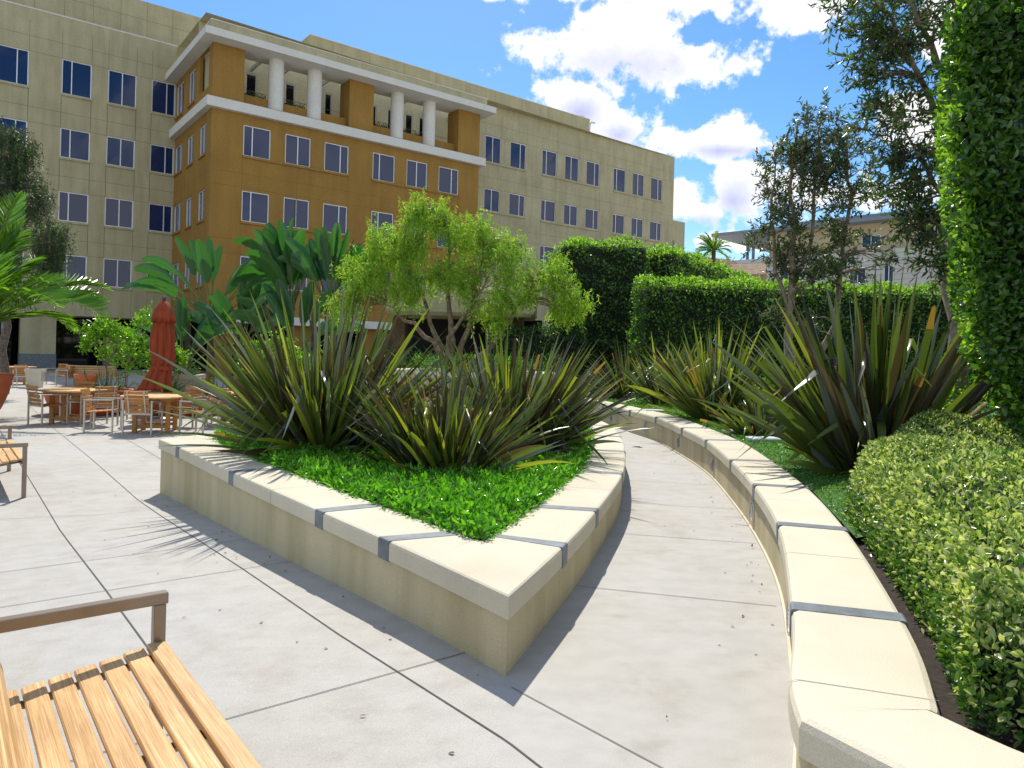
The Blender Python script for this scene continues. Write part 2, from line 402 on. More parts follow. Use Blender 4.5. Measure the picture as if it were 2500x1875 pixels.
PO_R = [(.015, 3.42), (.36, 4.40), (.685, 5.47), (1.12, 7.13), (1.42, 8.91), (1.60, 10.47), (1.68, 12.2), (1.58, 13.3)]
PI_R = [(-.14, 4.42), (-.10, 4.58), (.22, 5.55), (.68, 7.22), (.98, 8.97), (1.15, 10.52), (1.22, 12.15), (1.14, 12.95)]
PO_B = [(-4.25, 8.79), (-3.5, 10.3), (-2.2, 12.0), (-.4, 13.1), (1.58, 13.3)]
PI_B = [(-3.78, 9.30), (-3.1, 10.1), (-1.9, 11.6), (-.2, 12.65), (1.14, 12.95)]
def planter():
    root = empty('raised_planter', (0, 0, 0), 0, 'low triangular beige planter with a sharp front corner and slate bands', 'planter')
    wb = MB(); cp = MB()
    for side, (O, I, cuts, jc) in enumerate(((PO_L, PI_L, (1.17+.07, 2.17, 4.10, 6.05), (3.1, 5.05)), (PO_R, PI_R, (1.0, 2.08, 3.85, 5.55, 7.2, 8.85), (2.95, 4.7, 6.4, 8.0)), (PO_B, PI_B, (2.5, 5.0), ()))):
        pr = pairs_from(O, I, 40); segs, bands, tot = cut(pr, cuts, .13 if side == 0 else .12)
        for k, sgm in enumerate(segs): coping_block(sgm, ZP, .115, mb=cp, caps=True)
        for b in bands:
            sb = MB(); o1, i1 = b[0]; o2, i2 = b[1]
            d = (i1-o1).normalized()*.004
            coping_block([(o1-d, i1+d), (o2-d, i2+d)], ZP+.003, .125, .012, sb); sb.build('slate_band', M['slate'], root)
        joint_lines(cp, pr, jc, ZP, .115)
        wall_body(wb, pr, -.4, ZP-.1)
    cp.build('coping', [M['coping'], M['joint_soft']], root); wb.build('wall', M['planter'], root)
planter()
ZW = .45
WO_ = [(1.9, .9), (1.30, 1.55), (1.06, 1.94), (.90, 2.20), (.98, 2.49), (1.24, 3.14), (1.79, 4.80), (2.145, 6.36), (2.41, 7.95), (2.63, 9.68), (2.69, 11.35), (2.67, 13.4), (2.43, 15.0), (2.14, 16.6), (1.6, 18.6)]
WI_ = [(2.3, 1.2), (1.70, 1.80), (1.48, 2.06), (1.36, 2.28), (1.41, 2.35), (1.68, 3.02), (2.20, 4.68), (2.59, 6.27), (2.87, 7.92), (3.10, 9.70), (3.15, 11.4), (3.14, 13.45), (2.88, 15.1), (2.58, 16.7), (2.05, 18.8)]
def retaining():
    root = empty('retaining_wall', (0, 0, 0), 0, 'long curved beige retaining wall with pale coping and round louvred lights beside the path', 'wall')
    wb = MB(); cp = MB()
    kink = 3
    A = pairs_from(WO_[:kink+1], WI_[:kink+1], 10); B = pairs_from(WO_[kink:], WI_[kink:], 80)
    A[-1] = B[0]
    coping_block(A, ZW, .115, .03, cp, caps=False); wall_body(wb, A, -.05, ZW-.1, .045)
    s = [0]
    for a, b in zip(B[:-1], B[1:]): s.append(s[-1]+(b[0]-a[0]).length)
    def s_at(y): 
        return s[min(range(len(B)), key=lambda k: abs(B[k][0].y-y))]
    ycut = [3.18, 4.82, 6.40, 7.98, 9.72, 11.37, 13.45, 15.0, 16.6]
    segs, bands, tot = cut(B, [s_at(y) for y in ycut], .11)
    for k, sg in enumerate(segs): coping_block(sg, ZW, .115, .03, cp, caps=k > 0)
    for b in bands:
        sb = MB(); d = (b[0][1]-b[0][0]).normalized()*.004
        coping_block([(b[0][0]-d, b[0][1]+d), (b[1][0]-d, b[1][1]+d)], ZW+.003, .125, .012, sb); sb.build('slate_band', M['slate'], root)
    joint_lines(cp, B, [s_at(2.46), s_at(4.0), s_at(5.65), s_at(7.2), s_at(8.85), s_at(10.5), s_at(12.3), s_at(14.2)], ZW, .115)
    wall_body(wb, B, -.05, ZW-.1)
    cp.build('coping', [M['coping'], M['joint_soft']], root); wb.build('wall', M['planter'], root)
    kb = MB()
    vs = []
    for o, i in B:
        d = (i-o).normalized(); a = o+d*.014; vs += [(a.x, a.y, .0), (a.x, a.y, .018), (o.x+d.x*.05, o.y+d.y*.05, .022)]
    kb.add(vs, [(k*3+j, (k+1)*3+j, (k+1)*3+j+1, k*3+j+1) for k in range(len(B)-1) for j in (0, 1)])
    kb.build('base_bead', M['coping'], root)
    for y, z in ((3.95, .175), (6.58, .175), (9.40, .18), (11.76, .19), (14.0, .20), (16.2, .20)):
        k = min(range(1, len(B)-1), key=lambda k: abs(B[k][0].y-y)); o, i = B[k]; d = (i-o).normalized(); p = o+d*.03
        ang = math.atan2(-d.y, -d.x)
        rot = Matrix.Rotation(ang, 3, 'Z') @ Matrix.Rotation(R(90), 3, 'Y')
        def put(mb, parent, name, m):
            T = Matrix.Translation((p.x, p.y, z)) @ rot.to_4x4(); mb.v = [tuple(T @ Vector(v)) for v in mb.v]; return mb.build(name, m, parent)
        rb = MB(); rb.lathe([(.100, .001), (.100, .014), (.093, .018), (.086, .012), (.086, .0)], 28)
        ring = put(rb, root, 'wall_light', M['steel'])
        bk = MB(); bk.lathe([(.087, .002), (.0005, .002)], 24); put(bk, ring, 'lamp_recess', M['dark'])
        for q in range(-3, 4):
            u = q*.0235; w = 2*math.sqrt(max(.0, .084**2-u*u)); lb = MB(); lb.box((u, 0, .009), (.010, w, .006), rot=Matrix.Rotation(R(25), 3, 'Y')); put(lb, ring, 'louvre', M['steel'])
retaining()

def beds():
    P = [Vector((*p, 0)) for p in PI_L+PI_B[1:]] + [Vector((*p, 0)) for p in reversed(PI_R[1:-1])]
    tag(MB().add([(p.x, p.y, .30) for p in P], [tuple(range(len(P)-1, -1, -1))]).build('planting_soil', M['soil']), kind='structure')
    Q = [(p[0]-.03, p[1]) for p in WI_]+[(2.0, 22), (30, 22), (30, 0.0), (3, 0.5)]
    mb = MB().add([(x, y, .36) for x, y in Q], [tuple(range(len(Q)))])
    tag(mb.build('garden_bed', M['soil']), kind='structure')
beds()

# ------------------------------------------------------------------ the office building (local x along the facade, local y towards the courtyard)
AZ = 0.9083
bld = empty('office_building', (-23.6, 50.0, 0), 0, 'long beige and ochre office building with white framed windows and columned roof terrace', 'building')
# local +X = (sin az, cos az), local -Y = courtyard side: rotate by (90deg - az)
bld.rotation_euler.z = math.pi/2-AZ
def Lp(u, v, z): return (u, -v, z)
def wall_open(mb, a0, a1, z0, z1, holes, place, mi=0, depth=.16):
    """flat wall in (a, z) with rectangular openings; place(a, d, z) maps to local space, d = distance behind the face"""
    xs = sorted({a0, a1, *[h[0] for h in holes], *[h[1] for h in holes]}); zs = sorted({z0, z1, *[h[2] for h in holes], *[h[3] for h in holes]})
    for i in range(len(xs)-1):
        for j in range(len(zs)-1):
            cx, cz = (xs[i]+xs[i+1])/2, (zs[j]+zs[j+1])/2
            if any(h[0] < cx < h[1] and h[2] < cz < h[3] for h in holes): continue
            mb.add([place(xs[i], 0, zs[j]), place(xs[i+1], 0, zs[j]), place(xs[i+1], 0, zs[j+1]), place(xs[i], 0, zs[j+1])], [(0, 1, 2, 3)], mi)
    for h in holes:
        c = [(h[0], h[2]), (h[1], h[2]), (h[1], h[3]), (h[0], h[3])]
        for k in range(4):
            p, q = c[k], c[(k+1) % 4]
            mb.add([place(p[0], 0, p[1]), place(q[0], 0, q[1]), place(q[0], depth, q[1]), place(p[0], depth, p[1])], [(3, 2, 1, 0)], mi)
def bar(mb, place, a0, a1, z0, z1, d0, d1, mi=0):
    vs = [place(a, d, z) for d in (d0, d1) for a, z in ((a0, z0), (a1, z0), (a1, z1), (a0, z1))]
    mb.add(vs, [(0, 1, 2, 3), (7, 6, 5, 4), (0, 4, 5, 1), (1, 5, 6, 2), (2, 6, 7, 3), (3, 7, 4, 0)], mi)
def window(place, h, mull, parent, glass='glass', fw=.055, d=.10):
    a0, a1, z0, z1 = h; mb = MB(); a0 += .004; a1 -= .004; z0 += .004; z1 -= .004
    bar(mb, place, a0, a0+fw, z0, z1, d-.05, d+.04); bar(mb, place, a1-fw, a1, z0, z1, d-.05, d+.04)
    bar(mb, place, a0+fw, a1-fw, z0, z0+fw, d-.05, d+.04); bar(mb, place, a0+fw, a1-fw, z1-fw, z1, d-.05, d+.04)
    for m_ in (mull if isinstance(mull, (list, tuple)) else [mull]):
        if m_: x = a0+(a1-a0)*m_; bar(mb, place, x-fw*.5, x+fw*.5, z0+fw, z1-fw, d-.045, d+.035)
    f = mb.build('window', M['frame'], parent)
    g = MB().add([place(a0+.01, d+.015, z0+.01), place(a1-.01, d+.015, z0+.01), place(a1-.01, d+.015, z1-.01), place(a0+.01, d+.015, z1-.01)], [(0, 1, 2, 3)])
    # each pane sits a touch out of true, as real glazing does
    t = rng.normal(size=4)*.006; g.v = [(v[0]+t[k], v[1]+t[k], v[2]) for k, v in enumerate(g.v)]
    g.build('pane', M[glass], f)
def joints(mb, place, va, ha, a0, a1, z0, z1, mi, w=.028):
    for a in va: mb.add([place(a-w/2, -.003, z0), place(a+w/2, -.003, z0), place(a+w/2, -.003, z1), place(a-w/2, -.003, z1)], [(0, 1, 2, 3)], mi)
    for z in ha: mb.add([place(a0, -.0035, z-w/2), place(a1, -.0035, z-w/2), place(a1, -.0035, z+w/2), place(a0, -.0035, z+w/2)], [(0, 1, 2, 3)], mi)
rows = [17.28, 13.25, 9.24, 5.25]; H = 2.2
def hh(z): return 2.2 if z > 15 else 1.87
# left wing, face at v = 0
pl = lambda a, d, z: Lp(a, -d, z)
cols = [(-24.9, -23.25, .5), (-21.4, -19.75, .64), (-18.8, -17.1, .33), (-16.2, -14.6, .5), (-12.7, -11.05, .64), (-10.12, -8.47, .64), (-6.73, -5.08, .33), (-4.14, -2.47, .5), (-1.53, .0-.05, .64)]
holes = [(c[0], c[1], z, z+hh(z)) for z in rows for c in cols]
wb = MB(); wall_open(wb, -34, 0, 3.25, 22.1, holes, pl)
va = [x for c in cols[2:] for x in c[:2] if x < -.3]
for zb in rows:
    zt = zb+hh(zb)
    joints(wb, pl, va, [], -34, 0, zb-1.85, zb-.12, 1)
    joints(wb, pl, va, [zt+.95], -34, -.0, zt+.02, min(zt+1.9, 22.0), 1)
    cs = [-34]+[x for c in cols for x in c[:2]]+[0]
    for k in range(0, len(cs)-1, 2): joints(wb, pl, [], [zt+.01], cs[k], cs[k+1], 0, 0, 1)
wb.box(Lp(-17, -.14, 22.14), (34, .32, .08), mi=2)
wb.add([Lp(-34, 0, 3.25), Lp(0, 0, 3.25), Lp(0, -4, 3.25), Lp(-34, -4, 3.25)], [(0, 1, 2, 3)])
wb.build('left_wall', [M['beige'], M['beige_joint'], M['white']], bld)
for z in rows:
    for c in cols: window(pl, (c[0], c[1], z, z+hh(z)), c[2], bld)
for z in rows:
    for c in cols: sb = MB(); bar(sb, pl, c[0]-.04, c[1]+.04, z-.13, z+.004, -.09, .05); sb.build('window_sill', M['beige'], bld)
# penthouses
pb = MB(); pb.box(Lp(-13, -4.5, 23.5), (38, 7.6, 2.7)); 
jp = lambda a, d, z: Lp(a, -.7-d, z)
joints(pb, jp, [-9.9, -8.2, -6.6, -5.0, -3.4, -1.8, -.2, 1.4], [23.6], -30, 6, 22.2, 24.85, 1)
pb.box(Lp(22.3, -1.2, 23.2), (28.1, 8.4, 2.3)); jp2 = lambda a, d, z: Lp(a, 3.0-d, z)
joints(pb, jp2, [10, 13, 16, 19, 22, 25, 28, 31, 34], [], 8, 36, 22.1, 24.3, 1)
pb.box(Lp(22.3, -1.2, 24.375), (28.16, 8.46, .05), mi=2)
pb.build('penthouse', [M['beige'], M['beige_joint'], M['white']], bld)
# ground floor under the left wing
gb = MB(); gb.box(Lp(-17, -4.2, 1.5), (34, .2, 3.6)); gb.build('shopfront_glazing', M['dark_glass'], bld)
for u, w in ((-7.6, 1.9), (-3.6, .45), (-14.5, 1.6), (-.2, .4)):
    cb = MB(); cb.box(Lp(u, -.75, 1.85), (w, 1.1, 2.8)); cb.box(Lp(u, -.72, .1), (w+.06, 1.2, 1.35), mi=1); cb.build('pier', [M['beige'], M['slate']], bld)
tb = MB()
for k in range(4): tb.tube([Lp(-10.9+k*.52, -.6, -.3), Lp(-10.9+k*.52, -.6, 1.45)], .17, 12); tb.tube([Lp(-10.9+k*.52, -.6, 1.5), Lp(-10.9+k*.52, -.6, 3.2)], .15, 12)
tb.build('pale_downpipes', M['lav'], bld)
# ochre block: return wall u = 0, front v = 8.8
YF = 8.8
pr_ = lambda a, d, z: Lp(d, a, z)
ret = [(.16, 2.08, .62), (3.35, 4.80, .5), (6.25, 7.70, .5)]
rh = [(c[0], c[1], z-.05, z-.05+H-.32) for z in rows[1:] for c in ret]
yb = MB(); wall_open(yb, 0, YF, 3.25, 15.72, rh, pr_); joints(yb, pr_, [], [15.12+.1, 12.0, 11.1+.1, 8.0, 4.0], 0, YF, 0, 0, 1)
th_ = [(.16, 2.02, 17.12, 19.28), (3.4, 4.85, 17.12, 19.28), (5.92, 7.95, 17.2, 19.61)]
wall_open(yb, 0, 8.0, 16.3, 19.61, th_, pr_, depth=.2)
for c in rh: bar(yb, pr_, c[0]-.04, c[1]+.04, c[2]-.12, c[2]+.004, -.09, .05)
for c in th_[:2]: bar(yb, pr_, c[0]-.04, c[1]+.04, c[2]-.12, c[2]+.004, -.09, .05)
pf = lambda a, d, z: Lp(a, YF-d, z)
yw = [(1.88, 3.55, .33), (4.48, 6.15, .5), (7.10, 8.80, .66), (10.58, 12.27, .31), (13.22, 14.90, .49), (15.88, 17.60, .65)]
fh = [(c[0], c[1], z-.03, z-.03+1.88) for z in rows[1:] for c in yw]
wall_open(yb, 0, 19.4, 3.25, 15.72, fh, pf)
joints(yb, pf, [1.86, 5.3, 8.82, 10.55, 14.1, 17.62], [12.1, 11.25, 8.05, 7.2, 4.1], 0, 19.4, 3.3, 13.0, 1)
for z in rows[1:]:
    for a0, a1 in ((1.84, 8.84), (10.54, 17.64)): bar(yb, pf, a0, a1, z-.17, z-.026, -.10, .05)
yb.add([Lp(0, YF, 3.25), Lp(19.4, YF, 3.25), Lp(19.4, 0, 3.25), Lp(0, 0, 3.25)], [(0, 1, 2, 3)])
yb.add([Lp(19.4, YF, 3.25), Lp(19.4, 5.4, 3.25), Lp(19.4, 5.4, 15.72), Lp(19.4, YF, 15.72)], [(0, 1, 2, 3)])
bar(yb, pf, 1.8, 17.55, 16.31, 16.42, -.06, 1.9)
bar(yb, pf, 1.82, 8.78, 16.42, 17.08, .45, .62); bar(yb, pf, 10.5, 17.5, 16.42, 17.08, .45, .62)
for a0, a1 in ((0, 1.84), (8.75, 10.53), (17.48, 19.4)): bar(yb, pf, a0, a1, 16.3, 19.61, 0, 1.5 if a0 else .8)
yb.build('ochre_wall', [M['yellow'], M['yellow_joint']], bld)
for c, r_ in zip(rh, list(ret)*3): window(pr_, c, r_[2], bld)
for c in th_[:2]: window(pr_, c, .5, bld)
for c, w_ in zip(fh, yw*3): window(pf, c, w_[2], bld)
cb = MB(); bar(cb, pf, -.38, 19.78, 15.72, 16.30, -.36, .5); bar(cb, pr_, -.5, YF-.49, 15.722, 16.298, -.38, .5); cb.build('cornice', M['white'], bld)
rb = MB(); bar(rb, pf, -.72, 20.15, 19.62, 20.06, -1.05, 1.35); bar(rb, pr_, -1.6, YF-1.34, 19.622, 20.058, -.72, .9)
bar(rb, pf, 18.6, 20.14, 19.624, 20.056, 1.34, 3.4)
rb.build('terrace_roof', M['white'], bld)
ub = MB(); bar(ub, pf, -.25, 19.7, 20.06, 20.72, -.45, .6); bar(ub, pr_, -.4, YF-.59, 20.062, 20.718, -.25, .6)
bar(ub, pf, -.29, 19.74, 20.72, 20.77, -.49, .64, 1); bar(ub, pr_, -.4, YF-.63, 20.722, 20.768, -.29, .64, 1); ub.build('roof_upstand', [M['beige'], M['white']], bld)
for u in (3.92, 6.45, 12.53, 15.16):
    kb = MB(); kb.tube([Lp(u, 8.42, 16.42), Lp(u, 8.42, 19.62)], .46, 28, cap=False); kb.build('column', M['white'], bld)
for u in (2.2, 3.3, 5.1, 7.9, 11.2, 13.9, 16.4):
    kb = MB(); bar(kb, lambda a, d, z: Lp(a, d, z), u-.06, u+.06, 19.66, 19.9, 5.42, 7.44); kb.build('rafter', M['white'], bld)
# terrace back wall and right wing, face at v = 5.4
pw = lambda a, d, z: Lp(a, 5.4-d, z)
tw = [(3.0, 3.72), (5.63, 6.32), (7.2, 7.9), (8.45, 9.0), (11.85, 12.5), (13.4, 14.0), (14.9, 15.55), (16.1, 16.75)]
rc = [(22.38, 24.0, .48), (24.98, 26.68, .65), (28.5, 30.2, .3), (31.18, 32.86, .46), (33.83, 35.52, .63), (37.38, 39.02, .27), (40.0, 41.65, .47), (42.65, 44.36, .63)]
rhs = [(c[0], c[1], z+.04, z+hh(z)) for z in rows[:3] for c in rc]
tb = MB(); wall_open(tb, 0, 48.0, 3.25, 15.6, [h for h in rhs if h[3] < 15.6]+[(46.15, 46.42, 12.0, 13.7)], pw)
wall_open(tb, 19.4, 46.1, 15.6, 22.05, [h for h in rhs if h[3] > 15.6], pw); wall_open(tb, 0, 19.4, 20.8, 22.05, [], pw)
cw = MB(); wall_open(cw, 0, 19.4, 15.6, 20.8, [(a, b, 17.1, 19.55) for a, b in tw], pw); joints(cw, pw, [4.6, 7.6, 10.6, 13.6], [18.4], .4, 19, 16.4, 19.6, 1); cw.build('terrace_wall', [M['beige_lit'], M['beige_joint']], bld)
for zt in (19.5, 15.12, 11.11): joints(tb, pw, [21.0, 22.36, 24.02, 26.7, 28.48, 30.2, 32.9, 35.6, 37.36, 39.0, 41.7, 44.4], [zt+.03, zt+.95], 19.9, 46.1, zt+.0, zt+1.75, 1, .022)
for z in rows[:3]:
    for a0, a1 in ((19.9 if z < 14 else 22.34, 26.74), (28.46, 35.56), (37.34, 44.4)): bar(tb, pw, a0, a1, z-.10, z+.044, -.10, .05)
bar(tb, pw, 19.4, 46.12, 22.05, 22.12, -.03, .3, 2); bar(tb, pw, 46.1, 48.03, 15.6, 15.68, -.03, .3, 2)
tb.add([Lp(46.1, 5.4, 15.6), Lp(46.1, -10, 15.6), Lp(46.1, -10, 22.05), Lp(46.1, 5.4, 22.05)], [(0, 1, 2, 3)])
tb.add([Lp(48, 5.4, -.3), Lp(48, -10, -.3), Lp(48, -10, 15.6), Lp(48, 5.4, 15.6)], [(0, 1, 2, 3)])
tb.build('right_wall', [M['beige'], M['beige_joint'], M['white']], bld)
for h, c in zip(rhs, rc*3): window(pw, h, c[2], bld)
for a, b in tw: window(pw, (a, b, 17.1, 19.55), None, bld, 'dark_glass', .07)
window(pw, (46.15, 46.42, 12.0, 13.7), None, bld, 'dark_glass', .04)
fb = MB(); bar(fb, pf, -.1, 19.4, 16.2, 16.3, .4, 3.4); fb.add([Lp(0, 7, 22.0), Lp(46, 5.4, 22.0), Lp(46, -12, 22.0), Lp(-34, -12, 22.0), Lp(-34, -.4, 22.0), Lp(0, -.4, 22.0)], [(0, 1, 2, 3, 4, 5)])
fb.add([Lp(.3, 0, 16.3), Lp(.3, 8, 16.3), Lp(.3, 8, 19.6), Lp(.3, 0, 19.6)], [(0, 1, 2, 3)])
fb.build('terrace_floor', M['beige'], bld)
vb = MB(); vb.tube([Lp(35.2, 4.2, 22.0), Lp(35.2, 4.2, 23.3), Lp(35.3, 4.3, 23.55), Lp(35.6, 4.5, 23.5)], .09, 8); vb.tube([Lp(36, 2, 24.3), Lp(36, 2, 24.75)], .5, 16); vb.build('roof_vent', M['white'], bld)
gb = MB(); gb.box(Lp(10, 7.0, 1.5), (19, .2, 3.6)); gb.box(Lp(34, 4.2, 1.5), (27, .2, 3.6)); gb.box(Lp(.6, 1.2, 1.5), (.2, 11.4, 3.6)); gb.build('ground_floor_glazing', M['dark_glass'], bld)
wt = MB(); bar(wt, pf, -.2, 19.5, 3.0, 3.5, -.5, .3); wt.build('entrance_band', M['white'], bld)
for u in (1, 6, 11, 16): cb = MB(); cb.box(Lp(u, 8.2, 1.4), (1.2, .9, 3.4)); cb.build('ochre_pier', M['yellow'], bld)
# planter troughs with flowers along the terrace balustrade
def trough_plants():
    lb = LB()
    for a0, a1 in ((2.0, 3.35), (4.5, 5.9), (10.7, 11.95), (13.1, 14.6)):
        n = 260; a = rng.uniform(a0, a1, n); base = np.stack([a, -(YF-.52)+rng.uniform(-.1, .1, n), 17.08+rng.exponential(.09, n)], 1)
        lb.add(base, rdir(n)+np.array([0, 0, .8]), rng.uniform(.06, .14, n), .035, mi=0)
    t = tag(lb.build('trough_plants', [LM['dark']]), 'small dark plants lined along the rail of the roof terrace', 'plant'); t.parent = bld; del t['label']; del t['category']; t.name = 'trough_plants'
# ------------------------------------------------------------------ far buildings and the pavilion
def panel_mat():
    m, nt, b = mat('grey_panels')
    tc = nt.nodes.new('ShaderNodeTexCoord'); br = nt.nodes.new('ShaderNodeTexBrick'); br.offset = 0
    mp = nt.nodes.new('ShaderNodeMapping'); mp.inputs['Rotation'].default_value = (R(90), 0, 0)
    nt.links.new(tc.outputs['Object'], mp.inputs[0]); nt.links.new(mp.outputs[0], br.inputs['Vector'])
    br.inputs['Color1'].default_value = (.52, .50, .45, 1); br.inputs['Color2'].default_value = (.49, .47, .42, 1); br.inputs['Mortar'].default_value = (.27, .255, .23, 1)
    br.inputs['Scale'].default_value = 1; br.inputs['Brick Width'].default_value = 9; br.inputs['Row Height'].default_value = .75; br.inputs['Mortar Size'].default_value = .035
    nt.links.new(br.outputs[0], b.inputs['Base Color']); b.inputs['Roughness'].default_value = .7
    return m
M['grey_panel'] = panel_mat()
M['roof_grey'] = plain('grey_metal_roof', (.20, .22, .26), .5)
M['tan'] = stucco('tan_stucco', (.55, .45, .28), .08)
def far_building():
    # local x runs along the facade from its far left end towards us, local -y faces the garden
    t = empty('panel_building', (34.1, 121, 0), math.atan2(-.69, .72), 'distant grey panelled building with a dark overhanging flat roof', 'building')
    pl = lambda a, d, z: (a, d, z)
    ws = [(5.6, 7.6, 14.6, 16.8), (11.6, 13.5, 14.6, 16.8), (22.6, 24.9, 13.2, 15.3), (17, 19, 9, 11.2), (24.6, 27.0, 13.3, 15.4), (33.3, 34.6, 13.2, 15.5), (24.8, 26.8, 9.4, 11.4), (31.0, 33.4, 9.4, 11.5), (36.4, 37.9, 9.4, 11.5), (42, 44, 13.2, 15.4), (42, 44, 9.4, 11.4)]
    ws = [(20.9, 23.2, 13.1, 15.3), (25.6, 26.9, 13.2, 15.5), (20.9, 22.8, 9.3, 11.2), (25.6, 26.9, 9.3, 11.2), (29.6, 30.9, 9.3, 11.2), (17.2, 18.9, 4.0, 13.0), (5.6, 7.4, 14.1, 16.3), (11.0, 12.6, 14.1, 16.3), (34, 36, 13.2, 15.4), (40, 42, 13.2, 15.4)]
    up = [(22.0, 24.6, 18.55, 20.3), (29.4, 32.0, 18.55, 20.3), (36, 39, 18.55, 20.3)]
    wb = MB(); wall_open(wb, 0, 70, -1, 17.9, ws, pl); wb.add([(0, 0, -1), (0, 30, -1), (0, 30, 17.9), (0, 0, 17.9)], [(3, 2, 1, 0)])
    wb.add([(0, 0, 17.9), (70, 0, 17.9), (70, 30, 17.9), (0, 30, 17.9)], [(0, 1, 2, 3)])
    wb.build('panel_wall', M['grey_panel'], t)
    tb = MB(); wall_open(tb, 8.0, 70, 17.9, 22.0, up, lambda a, d, z: (a, d+1.5, z)); tb.add([(8.0, 1.5, 17.9), (8.0, 28, 17.9), (8.0, 28, 22.0), (8.0, 1.5, 22.0)], [(3, 2, 1, 0)]); tb.build('upper_storey', M['tan'], t)
    for h in ws: window(pl, h, .5, t, 'glass', .09)
    for h in up: window(lambda a, d, z: (a, d+1.5, z), h, .5, t, 'glass', .09)
    rb = MB(); rb.box((36.5, 12, 22.25), (75, 26, .5)); rb.box((42, 12, 22.9), (62, 22, .8)); rb.build('roof', M['roof_grey'], t)
    for x in (4.2, 5.2): cb = MB(); cb.box((x, 1.6, 19.95), (.35, .35, 4.1)); cb.build('post', M['roof_grey'], t)
far_building()
def house(name, loc, rz, w, d, h, rh, label, m):
    t = empty(name, loc, rz, label, 'house')
    wb = MB(); wall_open(wb, -w/2, w/2, -1, h, [(-.6, .7, h-1.5, h-.5)], lambda a, dd, z: (a, -d/2+dd, z))
    wb.add([(-w/2, -d/2, -1), (-w/2, d/2, -1), (-w/2, d/2, h), (-w/2, 0, h+rh), (-w/2, -d/2, h)], [(4, 3, 2, 1, 0)]); wb.add([(w/2, -d/2, -1), (w/2, d/2, -1), (w/2, d/2, h), (w/2, 0, h+rh), (w/2, -d/2, h)], [(0, 1, 2, 3, 4)])
    wb.build('wall', M[m], t); window(lambda a, dd, z: (a, -d/2+dd, z), (-.6, .7, h-1.5, h-.5), .5, t)
    rb = MB(); e = .5
    n = 14
    for s in (-1, 1):
        for k in range(n):
            f0, f1 = k/n, (k+1)/n; y0, y1 = s*(d/2+e)*(1-f0), s*(d/2+e)*(1-f1); z0 = h-e*rh/(d/2)+(rh+e*rh/(d/2))*f0; z1 = h-e*rh/(d/2)+(rh+e*rh/(d/2))*f1
            vs = [(-w/2-e, y0, z0+.09), (w/2+e, y0, z0+.09), (w/2+e, y1, z1+.05), (-w/2-e, y1, z1+.05), (-w/2-e, y0, z0), (w/2+e, y0, z0)]
            rb.add(vs, [(0, 1, 2, 3) if s < 0 else (3, 2, 1, 0), (4, 5, 1, 0) if s < 0 else (0, 1, 5, 4)])
    rb.build('roof', M['roof_tile'], t)
house('tiled_house', (18.2, 60, 0), R(-20), 4, 7, 8.3, 1.1, 'small tan house with a stepped tile roof beyond the hedges', 'tan')
house('tiled_house', (16.7, 62, 0), R(30), 3, 5, 9.3, .9, 'narrow tan house top rising beside the distant palm', 'tan')
def pavilion():
    t = empty('entrance_pavilion', (-.75, 25, 0), R(-4), 'low beige entrance canopy with a curved fascia behind the feathery tree', 'canopy')
    fb = MB(); fb.box((-1.0, .6, 3.27), (5.0, 3.0, 1.0), bev=.12); fb.build('fascia', M['beige'], t)
    bb = MB(); bb.box((-1.0, 1.9, 1.3), (5.4, .2, 3.0)); bb.build('back_wall', M['dark'], t)
    for x in (-3.2, .9, ): cb = MB(); cb.box((x, .1, 1.3), (.45, .45, 2.94)); cb.build('post', M['stem_brown'], t)
    wb = MB(); wb.box((1.0, .3, 1.0), (1.1, .12, 2.4)); wb.build('panel', M['tan'], t)
pavilion()
def back_planter():
    t = empty('round_planter', (-.9, 18, 0), 0, 'tall pale curved planter under the feathery tree', 'planter')
    wb = MB(); wb.lathe([(1.9, -.1), (1.9, .95), (1.98, .96), (2.0, .98), (2.0, 1.08), (1.98, 1.10), (1.6, 1.10), (1.58, 1.0)], 48); wb.build('wall', M['coping'], t)
    sb = MB(); sb.lathe([(1.6, 1.0), (.001, 1.02)], 48); sb.build('soil', M['soil'], t)
back_planter()
def square_planter(loc, rz, w, h, label):
    t = empty('square_planter', loc, rz, label, 'planter')
    mb = MB(); e = w/2; k = .72
    vs = []
    for z, s in ((0, k*e), (h-.12, e*.93), (h-.12, e), (h, e), (h, e*.84), (h-.15, e*.82)): vs += [(-s, -s, z), (s, -s, z), (s, s, z), (-s, s, z)]
    mb.add(vs, [(i*4+j, i*4+(j+1) % 4, i*4+4+(j+1) % 4, i*4+4+j) for i in range(5) for j in range(4)])
    mb.build('box', M['coping'], t); s = MB(); s.add([(-.82*e, -.82*e, h-.13), (.82*e, -.82*e, h-.13), (.82*e, .82*e, h-.13), (-.82*e, .82*e, h-.13)], [(0, 1, 2, 3)]); s.build('soil', M['soil'], t)
square_planter((-9.0, 19.8, -.27), R(12), 1.05, 1.02, 'pale square tapered planter behind the folded umbrella')
square_planter((-18.5, 28.2, -.27), R(20), .6, .75, 'pale square planter beside the far table at left')
ub = MB(); ub.box((0, 0, .22), (.42, .3, .44), bev=.02); ub.box((0, 0, .03), (.44, .32, .06), mi=1)
o = ub.build('utility_box', [M['tan'], M['dark']]); o.location = (4.02, 15.6, .38); tag(o, 'small pale utility box on the lawn behind the flax by the curved wall', 'box')
